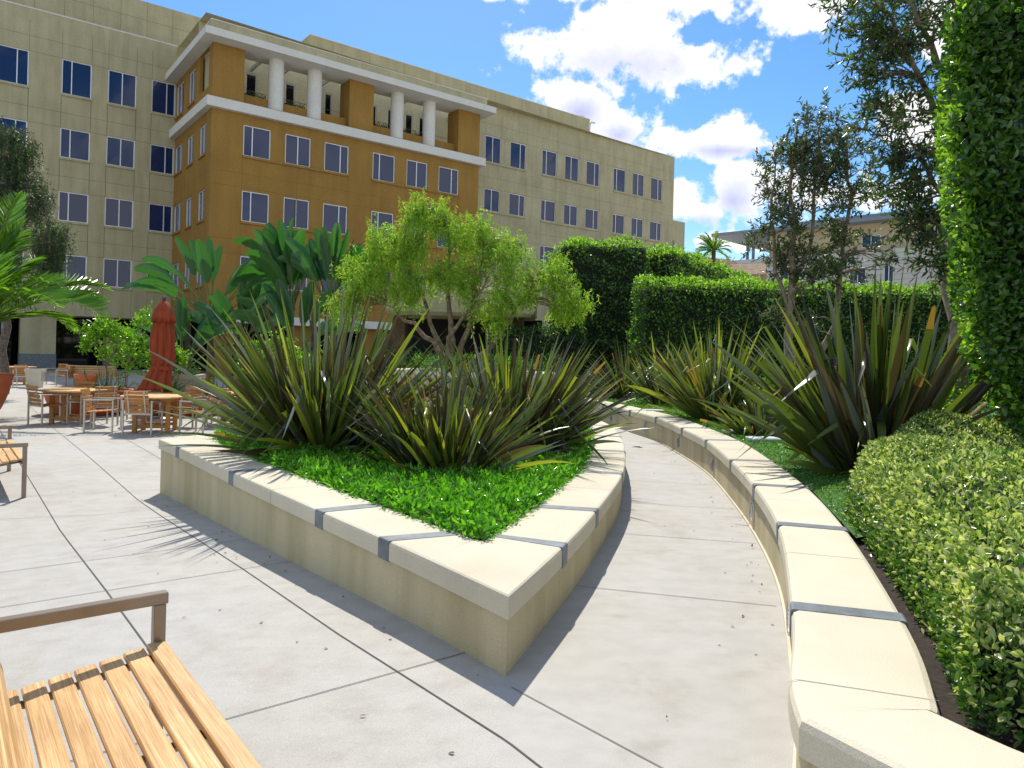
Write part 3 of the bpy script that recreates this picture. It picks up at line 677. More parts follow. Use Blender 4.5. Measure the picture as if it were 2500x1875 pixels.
for (x, y, w, d, rz, lb_) in ((3.52, 10.05, .42, .30, .1, 'nearer pale green rectangular cover lying in the lawn by the wall'), (3.50, 11.0, .5, .3, .1, 'farther pale green rectangular cover lying in the lawn below the small flax'), (2.95, 14.9, .4, .25, .0, 'tiny pale cover in the shaded lawn at the far end of the wall')):
    cb = MB(); cb.box((0, 0, .0), (w, d, .05), bev=.01); cb.box((0, 0, .027), (w*.8, d*.75, .006)); o = cb.build('valve_cover', M['grey_cover']); o.location = (x, y, .445); o.rotation_euler.z = rz
    tag(o, lb_, 'cover', 'valve covers in the lawn')

# ------------------------------------------------------------------ furniture
def make_bench(name, loc, rz, L, label):
    """local x along the bench from the far arm, local y towards the back, seat front at y = 0"""
    t = empty(name, loc, rz, label, 'bench', 'teak benches along the plaza')
    nsl = 7; pitch = .081
    for k in range(nsl):
        y = .035+k*pitch
        zz = (.433 if k == 0 else .437)-.0145*k+.0005*k*k
        sb = MB(); sb.box((L/2, y, zz), (L-.075, .0715, .026), rot=Matrix.Rotation(R(5) if k == 0 else R(-4-k), 3, 'X'), bev=.005); sb.build('seat_slat', M['teak'], t)
    for k in range(5):
        sb = MB(); sb.box((L/2, .555+.032*k, .50+.085*k), (L-.09, .024, .072), rot=Matrix.Rotation(R(-20), 3, 'X'), bev=.005); sb.build('back_slat', M['teak'], t)
    for x in (.0, L):
        s = 1 if x == 0 else -1
        for y, nm in ((0.0, 'leg'), (.56, 'leg')):
            lb = MB(); h = .63; lb.box((x, y+.02, h/2-.0225), (.045, .045, h-.045), bev=.003); lb.build(nm, M['bronze'], t)
        ab = MB(); ab.box((x, .30, .63-.0225), (.045, .62, .045), bev=.003); ab.build('armrest', M['bronze'], t)
    for x in (.09, L*.36, L*.64, L-.09):
        rb = MB(); rb.tube([(x, .02, .412), (x, .25, .375), (x, .46, .34), (x, .53, .355), (x, .58, .50), (x, .70, .87)], .016, 6); rb.build('seat_rib', M['bronze'], t)
    fb = MB(); fb.box((L/2, .045, .395), (L-.05, .03, .03)); fb.box((L/2, .54, .315), (L-.05, .03, .03)); fb.build('frame_rail', M['bronze'], t)
    return t
brz = math.atan2(.78, -.62)
b1 = make_bench('teak_bench', (-.027, 1.223, -.085), brz, 2.15, 'large teak slatted bench with a bronze armrest in the near left corner')
def bench_copy(loc, rz, label):
    c = copy_tree(b1); c.location = loc; c.rotation_euler.z = rz; c['label'] = label; return c
# local +y must point to the back of the seat (away from the planter): mirror by turning the long axis
bench_copy((-5.57, 8.38, -.27), brz, 'teak slatted bench at the left edge of the picture beyond the near bench')
bench_copy((-16.2, 30.5, -.27), R(180), 'shaded wooden bench in front of the dark shopfront, behind the fern tops')

def make_chair(loc, rz, label):
    """local -y is the back of the chair, sitter looks to +y"""
    t = empty('garden_armchair', loc, rz, label, 'chair', 'teak and steel armchairs round the cafe tables')
    sb = MB()
    for k in range(5): sb.box((0, -.20+k*.10, .445-.008*(4-k)), (.46, .085, .02), bev=.004)
    sb.build('seat', M['teak_dark'], t)
    bb = MB(); lean = R(14)
    for k in range(6):
        z = .47+k*.072 if k < 3 else .47+.20+(k-3)*.085+.03
    zs = [.46, .545, .63, .70, .77, .84]; hs = [.075, .075, .075, .05, .05, .065]
    for z, h in zip(zs, hs): bb.box((0, -.245-(z-.44)*math.tan(lean), z), (.47, .02, h), rot=Matrix.Rotation(lean, 3, 'X'), bev=.004)
    bk = bb.build('backrest', M['teak_dark'], t)
    for x in (-.16, .16):
        rb = MB(); rb.box((x, -.262-.2*math.tan(lean), .645), (.028, .012, .46), rot=Matrix.Rotation(lean, 3, 'X')); rb.build('back_rail', M['steel'], bk)
    for x in (-.275, .275):
        for y in (-.26, .26): lb = MB(); lb.box((x, y, .325), (.032, .032, .65), bev=.003); lb.build('leg', M['steel'], t)
        ab = MB(); ab.box((x, 0, .665), (.045, .56, .028), bev=.004); ab.build('armrest', M['steel'], t)
    fb = MB(); fb.box((0, -.245, .415), (.52, .025, .03)); fb.box((0, .245, .415), (.52, .025, .03)); fb.build('seat_frame', M['steel'], t)
    return t
def make_table(loc, rz, label):
    t = empty('cafe_table', loc, rz, label, 'table', 'round teak cafe tables')
    tb = MB(); n = 48; r = .66
    for k in range(11):
        x0 = -r+k*2*r/11+.004; x1 = -r+(k+1)*2*r/11-.004; m_ = max(abs(x0), abs(x1))
        pts = []
        q = 6
        for i in range(q+1): x = x0+(x1-x0)*i/q; pts.append((x, -math.sqrt(max(0, r*r-x*x))))
        pts += [(x, -y) for x, y in reversed(pts)]
        vs = [(x, y, .715) for x, y in pts]+[(x, y, .745) for x, y in pts]; m2 = len(pts)
        tb.add(vs, [tuple(range(m2-1, -1, -1)), tuple(range(m2, 2*m2))]+[(i, (i+1) % m2, m2+(i+1) % m2, m2+i) for i in range(m2)])
    tb.build('table_top', M['teak'], t)
    ab = MB()
    for s in (-1, 1): ab.box((s*.34, 0, .675), (.04, .64, .08)); ab.box((0, s*.34, .675), (.64, .04, .08))
    ab.build('apron', M['teak_dark'], t)
    for x in (-.31, .31):
        for y in (-.31, .31): lb = MB(); lb.box((x, y, .3575), (.085, .085, .715), bev=.006); lb.build('leg', M['teak_dark'], t)
    st = MB(); st.box((0, -.31, .13), (.54, .05, .06)); st.box((0, .31, .13), (.54, .05, .06)); st.box((0, 0, .14), (.06, .56, .06)); st.build('stretcher', M['teak_dark'], t)
    return t
G0 = -.27
T0 = make_table((-9.85, 16.35, G0), R(10), 'round teak table at left of the group, in front of the small lemon trees')
def table_copy(loc, rz, label): c = copy_tree(T0); c.location = loc; c.rotation_euler.z = rz; c['label'] = label; return c
table_copy((-7.38, 15.1, G0), R(12), 'round teak table nearest the planter, in front of the folded umbrella')
table_copy((-6.35, 17.2, G0), R(-8), 'round teak table half hidden by the left flax leaves')
table_copy((-20.6, 30.3, G0), R(20), 'far round teak table at the left edge beyond the big pot')
chairs = [
    (-7.42, 14.66, 4, 'armchair with its back to us at the nearest table'),
    (-8.33, 14.85, -78, 'armchair turned sideways at the left of the nearest table, its backrest sunlit'),
    (-6.42, 15.0, 80, 'armchair turned sideways at the right of the nearest table'),
    (-7.15, 16.05, 175, 'armchair facing us across the nearest table, in front of the umbrella'),
    (-10.1, 15.85, -30, 'armchair with its back to us at the left table'),
    (-9.05, 15.98, 52, 'armchair at the right of the left table, seen from behind and to the side'),
    (-10.25, 17.2, 188, 'armchair facing us behind the left table'),
    (-8.75, 17.3, 140, 'armchair behind the right side of the left table'),
    (-6.55, 16.5, 12, 'armchair with its back to us at the table beside the left flax'),
    (-6.9, 18.0, 190, 'armchair facing us behind the flax side table, right of the umbrella'),
    (-5.5, 17.6, 110, 'armchair at the far side of the flax side table, behind flax tips'),
    (-19.3, 28.7, 20, 'far armchair with its back to us at the left edge table'),
    (-19.6, 31.3, 170, 'far armchair facing us behind the left edge table'),
    (-18.3, 29.9, 80, 'far armchair at the right of the left edge table'),
]
ch0 = None
for x, y, d, lab in chairs:
    if ch0 is None: ch0 = make_chair((x, y, G0), R(d), lab)
    else: c = copy_tree(ch0); c.location = (x, y, G0); c.rotation_euler.z = R(d); c['label'] = lab
def umbrella():
    t = empty('folded_umbrella', (-8.35, 17.35, G0), R(0), 'tall folded rust red canvas umbrella standing behind the cafe tables', 'umbrella')
    pb = MB(); pb.tube([(0, 0, 0), (0, 0, 2.86)], .028, 10); pb.build('pole', M['teak_dark'], t)
    bb = MB(); bb.lathe([(.30, 0), (.30, .05), (.27, .07), (.05, .09), (.05, .3), (.035, .32)], 24); bb.build('base', M['bronze'], t)
    fb = MB(); fb.lathe([(.001, 2.86), (.035, 2.87), (.05, 2.91), (.035, 2.955), (.001, 2.97)], 16); fb.build('finial', M['bark_dark'], t)
    n = 72
    def folds(w, z):
        k = 1+.17*math.sin(8*w+1.3*math.sin(2.1*z))*min(1, (2.8-z)*1.6)+.07*math.sin(19*w+z*3)+.05*math.sin(3*w+z*5); return k
    cb = MB()
    prof = [(.03, 2.84), (.10, 2.78), (.16, 2.66), (.185, 2.5), (.20, 2.3), (.225, 2.05), (.24, 1.8), (.235, 1.6), (.22, 1.42), (.205, 1.32), (.20, 1.26), (.215, 1.18), (.25, 1.05), (.29, .9), (.33, .78), (.34, .72), (.30, .74)]
    cb.lathe(prof, n, wob=folds)
    # the skirt swings to the left
    cb.v = [(x-max(0, 1.35-z)*.24, y, z+(.10*max(0, (x+.05)) if z < 1.0 else 0)) for x, y, z in cb.v]
    cb.build('canopy', M['fabric'], t)
    tb = MB(); tb.lathe([(.225, 1.30), (.235, 1.25), (.222, 1.20)], 40, wob=lambda w, z: 1+.05*math.sin(8*w)); tb.build('tie_strap', M['fabric'], t)
    vb = MB(); vb.lathe([(.028, 2.87), (.12, 2.80), (.19, 2.66), (.235, 2.50), (.262, 2.34), (.25, 2.35), (.22, 2.5)], n, wob=lambda w, z: 1+.10*math.sin(8*w+.6)*min(1, (2.87-z)*2.5)+.04*math.sin(17*w)); vb.build('vent_flap', M['fabric'], t)
umbrella()
def pot(loc, prof, label, soilz, soilr, group='terracotta pots on the plaza'):
    t = empty('terracotta_pot', loc, 0, label, 'pot', group)
    mb = MB(); mb.lathe(prof, 48); mb.build('bowl', M['terracotta'], t); sb = MB(); sb.lathe([(soilr, soilz), (.001, soilz+.02)], 32); sb.build('soil', M['soil'], t); return t
big = [(.001, 0), (.33, 0), (.36, .03), (.50, .30), (.62, .62), (.68, .90), (.70, 1.0), (.705, 1.03), (.69, 1.045), (.65, 1.04), (.63, .95)]
pot((-12.15, 16.5, G0), big, 'very large round terracotta pot holding the palm at the left edge', .96, .64)
low = [(.001, 0), (.74, 0), (.79, .04), (.94, .35), (1.0, .56), (1.03, .61), (1.01, .63), (.95, .625), (.93, .52)]
for x, y, lab in ((-10.75, 18.5, 'wide low terracotta bowl with ferns behind the left table'), (-8.65, 19.1, 'wide low terracotta bowl between the left table and the umbrella'), (-6.55, 19.6, 'wide low terracotta bowl behind the nearest table'), (-4.45, 19.2, 'wide low terracotta bowl behind the left flax leaves')):
    pot((x, y, G0), low, lab, .54, .94)
small = [(.001, 0), (.22, 0), (.25, .03), (.33, .40), (.36, .44), (.36, .50), (.32, .50), (.31, .44)]
for x, y, s, lab in ((-11.4, 21.5, 1, 'small orange terracotta pot under the middle lemon tree'), (-16.4, 28.0, 1.2, 'small terracotta pot in the shade before the shopfront'), (-23.0, 30.0, 1.4, 'terracotta pot beside the far left table')):
    p = pot((x, y, G0), [(r*s, z*s) for r, z in small], lab, .44*s, .31*s)

# ------------------------------------------------------------------ foliage
LM = {}
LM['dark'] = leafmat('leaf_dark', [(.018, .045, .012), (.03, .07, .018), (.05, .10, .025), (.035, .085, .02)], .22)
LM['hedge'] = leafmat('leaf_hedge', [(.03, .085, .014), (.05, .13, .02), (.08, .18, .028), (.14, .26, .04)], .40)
LM['fresh_lit'] = leafmat('leaf_fresh_lit', [(.15, .32, .025), (.24, .43, .04), (.34, .52, .06)], .48)  # light green growth, also the painted sun on hedge tops and ficus rim
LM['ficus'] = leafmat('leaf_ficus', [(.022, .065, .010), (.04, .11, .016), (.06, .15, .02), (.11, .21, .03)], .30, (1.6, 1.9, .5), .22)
LM['cover'] = leafmat('leaf_cover', [(.06, .21, .015), (.10, .31, .02), (.16, .41, .03), (.24, .50, .05)], .42, (1.3, 1.5, .5), .22)
LM['varieg'] = leafmat('leaf_variegated', [(.15, .24, .06), (.30, .40, .11), (.50, .58, .20), (.74, .77, .42)], .42, (1.25, 1.3, .6), .24)
LM['lemon'] = leafmat('leaf_lemon', [(.08, .22, .015), (.15, .34, .025), (.24, .45, .04)], .45, (1.4, 1.5, .5), .26)
LM['willow'] = leafmat('leaf_willow', [(.12, .24, .02), (.22, .38, .03), (.34, .50, .05), (.46, .58, .09)], .5, (1.4, 1.45, .55), .4)
LM['box'] = leafmat('leaf_brushbox', [(.035, .07, .035), (.06, .115, .05), (.10, .155, .055), (.19, .17, .06)], .38, None, .25)
LM['olive'] = leafmat('leaf_olive', [(.045, .06, .03), (.07, .09, .045), (.11, .13, .07)], .3)
LM['palm'] = leafmat('leaf_palm', [(.10, .24, .02), (.16, .34, .03), (.26, .44, .06)], .45, (1.4, 1.5, .5), .28)
LM['bop'] = leafmat('leaf_strelitzia', [(.03, .10, .028), (.045, .135, .035), (.065, .175, .04)], .26, (1.3, 2.0, .5), .22)
LM['fern'] = leafmat('leaf_fern', [(.04, .12, .012), (.07, .18, .02), (.12, .24, .03)], .35)
LM['turf'] = leafmat('leaf_turf', [(.06, .20, .02), (.10, .28, .035), (.15, .33, .05), (.22, .36, .07)], .35)
FL = [leafmat('flax_olive', [(.065, .10, .025), (.105, .145, .035), (.155, .20, .05)], .30, (1.4, 1.5, .5), .28),
      leafmat('flax_bronze', [(.040, .034, .022), (.062, .048, .028), (.085, .066, .036)], .18, None, .28),
      leafmat('flax_bright', [(.17, .21, .025), (.25, .28, .04), (.32, .33, .06)], .45, (1.4, 1.5, .5), .3),
      leafmat('flax_grey', [(.12, .14, .12), (.17, .19, .16), (.22, .24, .20)], .15, None, .24),
      leafmat('flax_dry', [(.30, .15, .035), (.36, .22, .05), (.22, .10, .03)], .3, None, .5)]
trough_plants()

def flax(name, loc, n, hmin, hmax, spread, w, label, seed, mix, lean=(0, 0), foot=.22, tilt_max=78):
    r = np.random.default_rng(seed); V = []; F = []; MI = []; k0 = 0; m = 9
    nfan = max(6, n//10); fans = []
    for q in range(nfan):
        az = r.uniform(0, 2*math.pi); u = r.uniform(0, 1)**.55; tl_ = math.radians(tilt_max*.82*spread*u)
        df = np.array([math.sin(tl_)*math.cos(az)+lean[0]*.35, math.sin(tl_)*math.sin(az)+lean[1]*.35, math.cos(tl_)]); df /= np.linalg.norm(df)
        tf = np.cross(df, r.normal(size=3)); tf /= np.linalg.norm(tf); rad = foot*1.25*(.25+.75*u)*r.uniform(.5, 1)
        fans.append((az, u, df, tf, np.array([rad*math.cos(az), rad*math.sin(az), 0.0])))
    for q in range(n):
        az, u, df, tf, p = fans[q % nfan]; phi = math.radians(max(-50, min(50, r.normal()*21)))
        d = df*math.cos(phi)+tf*math.sin(phi); d[2] = max(d[2], .06); d /= np.linalg.norm(d); side = tf*math.cos(phi)-df*math.sin(phi)
        p = p+r.normal(size=3)*np.array([.03, .03, 0]); az = math.atan2(d[1], d[0]); u = math.acos(min(1, d[2]))/1.5
        L = r.uniform(hmin, hmax)*(1.06-.30*abs(phi))*(1-.12*u); ww = w*r.uniform(.55, 1.2); bend = r.uniform(.05, .5)*(.35+1.1*u)
        brk = r.uniform() < .16; bk = r.uniform(.45, .85); trunc = r.uniform() < .12; tl = r.uniform(.55, .88)
        tw = r.normal()*.55; nn = np.cross(side, d); side = side*math.cos(tw)+nn*math.sin(tw)
        ds = L/m; cur = p.copy(); dd = d.copy(); broken = False
        tt = [i/m for i in range(m+1)]
        for i, t in enumerate(tt):
            prof = min(1, .42+1.6*t)*(1 if t < .55 else max(.03, 1-((t-.55)/.45)**1.6))
            if trunc and t > tl: prof = 0.9*prof if False else prof
            s2 = side-dd*side.dot(dd); s2 /= np.linalg.norm(s2); n2 = np.cross(s2, dd)
            hw = ww*prof*.5; fold = hw*(.75-.5*t)
            V += [cur-s2*hw+n2*fold, cur, cur+s2*hw+n2*fold]
            if i < m:
                stop = trunc and t > tl
                if not stop:
                    dd = dd+np.array([0, 0, -1])*bend*(t**1.5)*.30
                    if brk and t >= bk and not broken: dd = dd*.25+np.array([math.cos(az)*.7, math.sin(az)*.7, -.55-r.uniform(0, .5)]); broken = True
                    dd /= np.linalg.norm(dd); cur = cur+dd*ds
                    b = k0+i*3; F += [(b, b+1, b+4, b+3), (b+1, b+2, b+5, b+4)]
                    mm = None
        k0 += (m+1)*3
        c = r.choice(5, p=mix)
        nf = len(F)-len(MI)
        tip = trunc and r.uniform() < .4
        for z in range(nf): MI.append(c if not (tip and z >= nf-2) else 4)
    o = np_obj(name, np.array(V), np.array(F), FL, None, MI, True); o.location = loc
    return tag(o, label, 'flax plant', 'flax clumps')
MX = [.52, .20, .12, .15, .01]
flax('flax_clump', (-2.12, 8.2, .30), 520, 1.0, 2.1, 1.05, .055, 'big dark green flax clump at the left of the triangular planter', 1, MX, (0, 0), .30, 62)
flax('flax_clump', (-.62, 6.95, .30), 400, .7, 1.35, 1.05, .050, 'bronze flax clump in front in the middle of the triangular planter', 2, [.40, .34, .13, .11, .02], (0, 0), .26, 60)
flax('flax_clump', (.05, 8.5, .30), 480, 1.0, 1.75, 1.0, .050, 'flax clump leaning right over the path at the right of the triangular planter', 3, [.44, .24, .12, .18, .02], (.75, .1), .28, 58)
flax('flax_clump', (3.75, 7.45, .36), 300, 1.0, 2.3, .9, .10, 'large broad leaved flax behind the variegated hedge at right', 4, [.56, .20, .10, .14, .0], (-.15, 0), .26, 50)
flax('flax_clump', (3.75, 13.3, .36), 260, 1.2, 2.1, .62, .062, 'yellow tinged flax standing on the lawn before the pale utility box', 5, [.46, .12, .28, .08, .06], (0, 0), .24)
flax('flax_clump', (3.70, 17.5, .36), 230, 1.2, 2.0, .68, .058, 'farther flax on the lawn, left of the yellow tinged one', 6, [.50, .15, .20, .10, .05], (-.1, 0), .24)
flax('flax_clump', (3.15, 19.3, .36), 110, 1.0, 1.9, .75, .055, 'dark flax farthest back in the shade of the tall hedge', 7, [.40, .45, .05, .10, 0], (-.2, 0), .22)
flax('flax_clump', (3.72, 10.75, .36), 110, .55, 1.05, 1.0, .045, 'small flax with orange leaves beside the pale covers', 8, [.40, .22, .18, .10, .10], (-.2, 0), .2)
flax('flax_clump', (4.5, 11.4, .36), 120, .8, 1.4, .9, .05, 'middle sized orange flecked flax behind the small one', 9, [.42, .20, .20, .08, .10], (0, 0), .22)

def pts_in_poly(poly, n, r):
    P = np.array(poly); lo = P.min(0); hi = P.max(0); out = []; got = 0
    while got < n:
        q = r.uniform(lo, hi, (n*2, 2)); ins = np.zeros(len(q), bool); j = len(P)-1
        for i in range(len(P)):
            c = ((P[i, 1] > q[:, 1]) != (P[j, 1] > q[:, 1])) & (q[:, 0] < (P[j, 0]-P[i, 0])*(q[:, 1]-P[i, 1])/(P[j, 1]-P[i, 1]+1e-12)+P[i, 0]); ins ^= c; j = i
        out.append(q[ins]); got += ins.sum()
    return np.concatenate(out)[:n]
def wave(x, y, s=1.0): return np.sin(x*2.1*s+1.3*np.sin(y*1.7*s))*.5+np.sin(y*2.9*s+x*1.1*s)*.5
def ground_cover():
    poly = PI_L+PI_B[1:]+list(reversed(PI_R[1:-1]))
    a = pts_in_poly(poly, 62000, rng); a = a[rng.uniform(size=len(a)) < np.clip(1.5-(a[:, 1]-4.4)*.10, .3, 1)]
    c = np.array([np.mean([p[0] for p in poly]), np.mean([p[1] for p in poly])])
    hum = wave(a[:, 0]*2.2, a[:, 1]*2.2, 2.3)+.6*wave(a[:, 1]*5, a[:, 0]*5, 2); a = a[rng.uniform(size=len(a)) < np.clip(1.0+.45*hum, .35, 1)]
    k = len(a); hum = wave(a[:, 0]*2.2, a[:, 1]*2.2, 2.3)+.6*wave(a[:, 1]*5, a[:, 0]*5, 2); z = .36+.115*rng.uniform(0, 1, k)**.6+.020*hum
    lb = LB()
    D = rdir(k); D[:, 2] = np.abs(D[:, 2])*.9+.25
    lb.add(np.stack([a[:, 0], a[:, 1], z], 1), D, rng.uniform(.042, .078, k), rng.uniform(.018, .031, k), fold=.2)
    # the fringe that spills on to the coping
    e = []
    for P in (PI_L, PI_R):
        for p, q in zip(P[:-1], P[1:]):
            n = int(math.dist(p, q)*260); t = rng.uniform(0, 1, n); e.append(np.stack([p[0]+(q[0]-p[0])*t, p[1]+(q[1]-p[1])*t], 1))
    e = np.concatenate(e)+rng.normal(size=(sum(map(len, e)), 2))*.03; k = len(e)
    D = rdir(k); D[:, :2] += unit(e-c)*.7; D[:, 2] = np.abs(D[:, 2])*.5+.1
    lb.add(np.stack([e[:, 0], e[:, 1], .37+.06*rng.uniform(0, 1, k)], 1), D, rng.uniform(.03, .055, k), rng.uniform(.012, .02, k), fold=.2)
    tag(lb.build('ground_cover', [LM['cover']]), 'glossy bright green ground cover filling the triangular planter', 'ground cover', kind='stuff')
ground_cover()
def lawn():
    Q = [(p[0]+.05, p[1]) for p in WI_[6:]]+[(2.4, 21), (13, 21), (12, 10), (5.5, 9.0), (3.2, 5.3)]
    mb = MB().add([(x, y, .405) for x, y in Q], [tuple(range(len(Q)))])
    m, nt, b = mat('low_turf'); f = add_noise(nt, 3, 6); g = add_noise(nt, 60, 3)
    c = ramp(nt, f, [(.3, (.05, .16, .02)), (.7, (.10, .22, .04))]); c = mixc(nt, c, ramp(nt, g, [(.3, (.4,)*3), (.7, (1.3,)*3)]), 1.0, 'MULTIPLY'); nt.links.new(c, b.inputs['Base Color']); b.inputs['Roughness'].default_value = .9
    bump(nt, b, g, .8, .03)
    tag(mb.build('lawn', m), kind='structure')
    a = pts_in_poly(Q, 130000, rng); a = a[(a[:, 0] < 6.0)]; a = a[rng.uniform(size=len(a)) < np.clip(2.2-a[:, 1]*.1, .25, 1)]; k = len(a)
    lb = LB(); D = rdir(k); D[:, 2] = np.abs(D[:, 2])*.7+.2
    s = np.clip(a[:, 1]/9, .8, 2)
    lb.add(np.stack([a[:, 0], a[:, 1], .405+.02*rng.uniform(size=k)+.012*wave(a[:, 0], a[:, 1], 3)], 1), D, rng.uniform(.02, .04, k)*s, rng.uniform(.012, .02, k)*s)
    tag(lb.build('low_creeping_turf', [LM['turf']]), 'low creeping green turf on the bed behind the curved wall', 'turf', kind='stuff')
lawn()

def surf_hedge(name, label, boxes, dens, leaf, mats, mixp, group='clipped hedges', cat='hedge', round_=.12, lump=.06, core='hedge_core', tips=None, facing=None):
    """clipped hedge from boxes (cx, cy, z0, z1, half length, half depth, rotation): a leafy shell about a dark twiggy core"""
    root = empty(name, (boxes[0][0], boxes[0][1], boxes[0][2]), 0, label, cat, group)
    lb = LB(); cb = MB(); off = np.array([boxes[0][0], boxes[0][1], boxes[0][2]])
    for (cx, cy, z0, z1, hx, hy, rz) in boxes:
        ca, sa = math.cos(rz), math.sin(rz); h = z1-z0
        faces = [((0, -1, 0), 2*hx*h), ((0, 1, 0), 2*hx*h*.5), ((-1, 0, 0), 2*hy*h), ((1, 0, 0), 2*hy*h), ((0, 0, 1), 4*hx*hy)]
        for nrm, area in faces:
            n = int(area*dens); nrm = np.array(nrm, float)
            p = np.stack([rng.uniform(-hx, hx, n), rng.uniform(-hy, hy, n), rng.uniform(0, h, n)], 1)
            for ax, e in ((0, hx), (1, hy)):
                if nrm[ax]: p[:, ax] = nrm[ax]*e
            if nrm[2]: p[:, 2] = h
            # round the arrises
            ex = np.maximum(np.abs(p[:, 0])-(hx-round_), 0)/round_; ey = np.maximum(np.abs(p[:, 1])-(hy-round_), 0)/round_; ez = np.maximum(p[:, 2]-(h-round_), 0)/round_
            v = np.stack([np.sign(p[:, 0])*ex, np.sign(p[:, 1])*ey, ez], 1); vl = np.linalg.norm(v, axis=1, keepdims=True)
            sc = np.where(vl > 1, 1/np.maximum(vl, 1e-6), 1.0); p -= v*(1-sc)*round_; nn = unit(v+nrm*.02)
            dd = -rng.exponential(.05, n)+lump*wave(p[:, 0]*1.3+p[:, 2], p[:, 1]+p[:, 2]*1.7, 1.6)+.5*lump*rng.normal(size=n)*.6
            p = p+nn*dd[:, None]
            D = nn*.55+rdir(n)*.8+np.array([0, 0, .35]); Lf = rng.uniform(.7, 1.25, n)*leaf[0]
            mi = rng.choice(len(mixp), n, p=mixp)
            if tips is not None: mi = np.where(rng.uniform(size=n) < np.where(nrm[2] > 0, .88, np.clip((p[:, 2]-(h-.45))*1.6, 0, .7)), tips, mi)  # lighter leaves towards the top put the sunlit tips into the colour
            W = Lf*leaf[1]
            P = np.stack([cx+p[:, 0]*ca-p[:, 1]*sa, cy+p[:, 0]*sa+p[:, 1]*ca, z0+p[:, 2]], 1)-off
            DD = np.stack([D[:, 0]*ca-D[:, 1]*sa, D[:, 0]*sa+D[:, 1]*ca, D[:, 2]], 1); NN = np.stack([nn[:, 0]*ca-nn[:, 1]*sa, nn[:, 0]*sa+nn[:, 1]*ca, nn[:, 2]], 1)+rng.normal(size=(n, 3))*.6
            for k in range(len(mats)):
                s = mi == k; lb.add(P[s], DD[s], Lf[s], W[s], NN[s], mi=k)
        cb.box(Vector((cx-off[0], cy-off[1], z0+h/2-off[2]-.1)), (2*hx-.34, 2*hy-.34, h-.2), rot=Matrix.Rotation(rz, 3, 'Z'), bev=.1)
    lb.build('foliage', mats, root); cb.build('inner_twigs', M['twigs'], root)
    return root
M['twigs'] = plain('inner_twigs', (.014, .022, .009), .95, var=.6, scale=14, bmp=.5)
HM = [LM['dark'], LM['hedge'], LM['fresh_lit']]
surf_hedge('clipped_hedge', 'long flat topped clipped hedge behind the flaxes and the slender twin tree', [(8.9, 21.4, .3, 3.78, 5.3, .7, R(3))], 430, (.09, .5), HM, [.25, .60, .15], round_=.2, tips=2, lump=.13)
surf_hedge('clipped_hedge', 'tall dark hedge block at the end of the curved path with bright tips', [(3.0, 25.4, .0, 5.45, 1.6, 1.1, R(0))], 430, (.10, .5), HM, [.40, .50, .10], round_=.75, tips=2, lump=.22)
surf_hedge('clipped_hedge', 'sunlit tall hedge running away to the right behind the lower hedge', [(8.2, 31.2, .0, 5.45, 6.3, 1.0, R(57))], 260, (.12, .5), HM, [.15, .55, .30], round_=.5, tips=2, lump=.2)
surf_hedge('clipped_hedge', 'dark low hedge in shade left of the tall block, behind the curved wall end', [(.9, 24.2, .0, 2.4, 1.5, .6, R(-4))], 320, (.09, .5), HM, [.7, .28, .02], lump=.1)

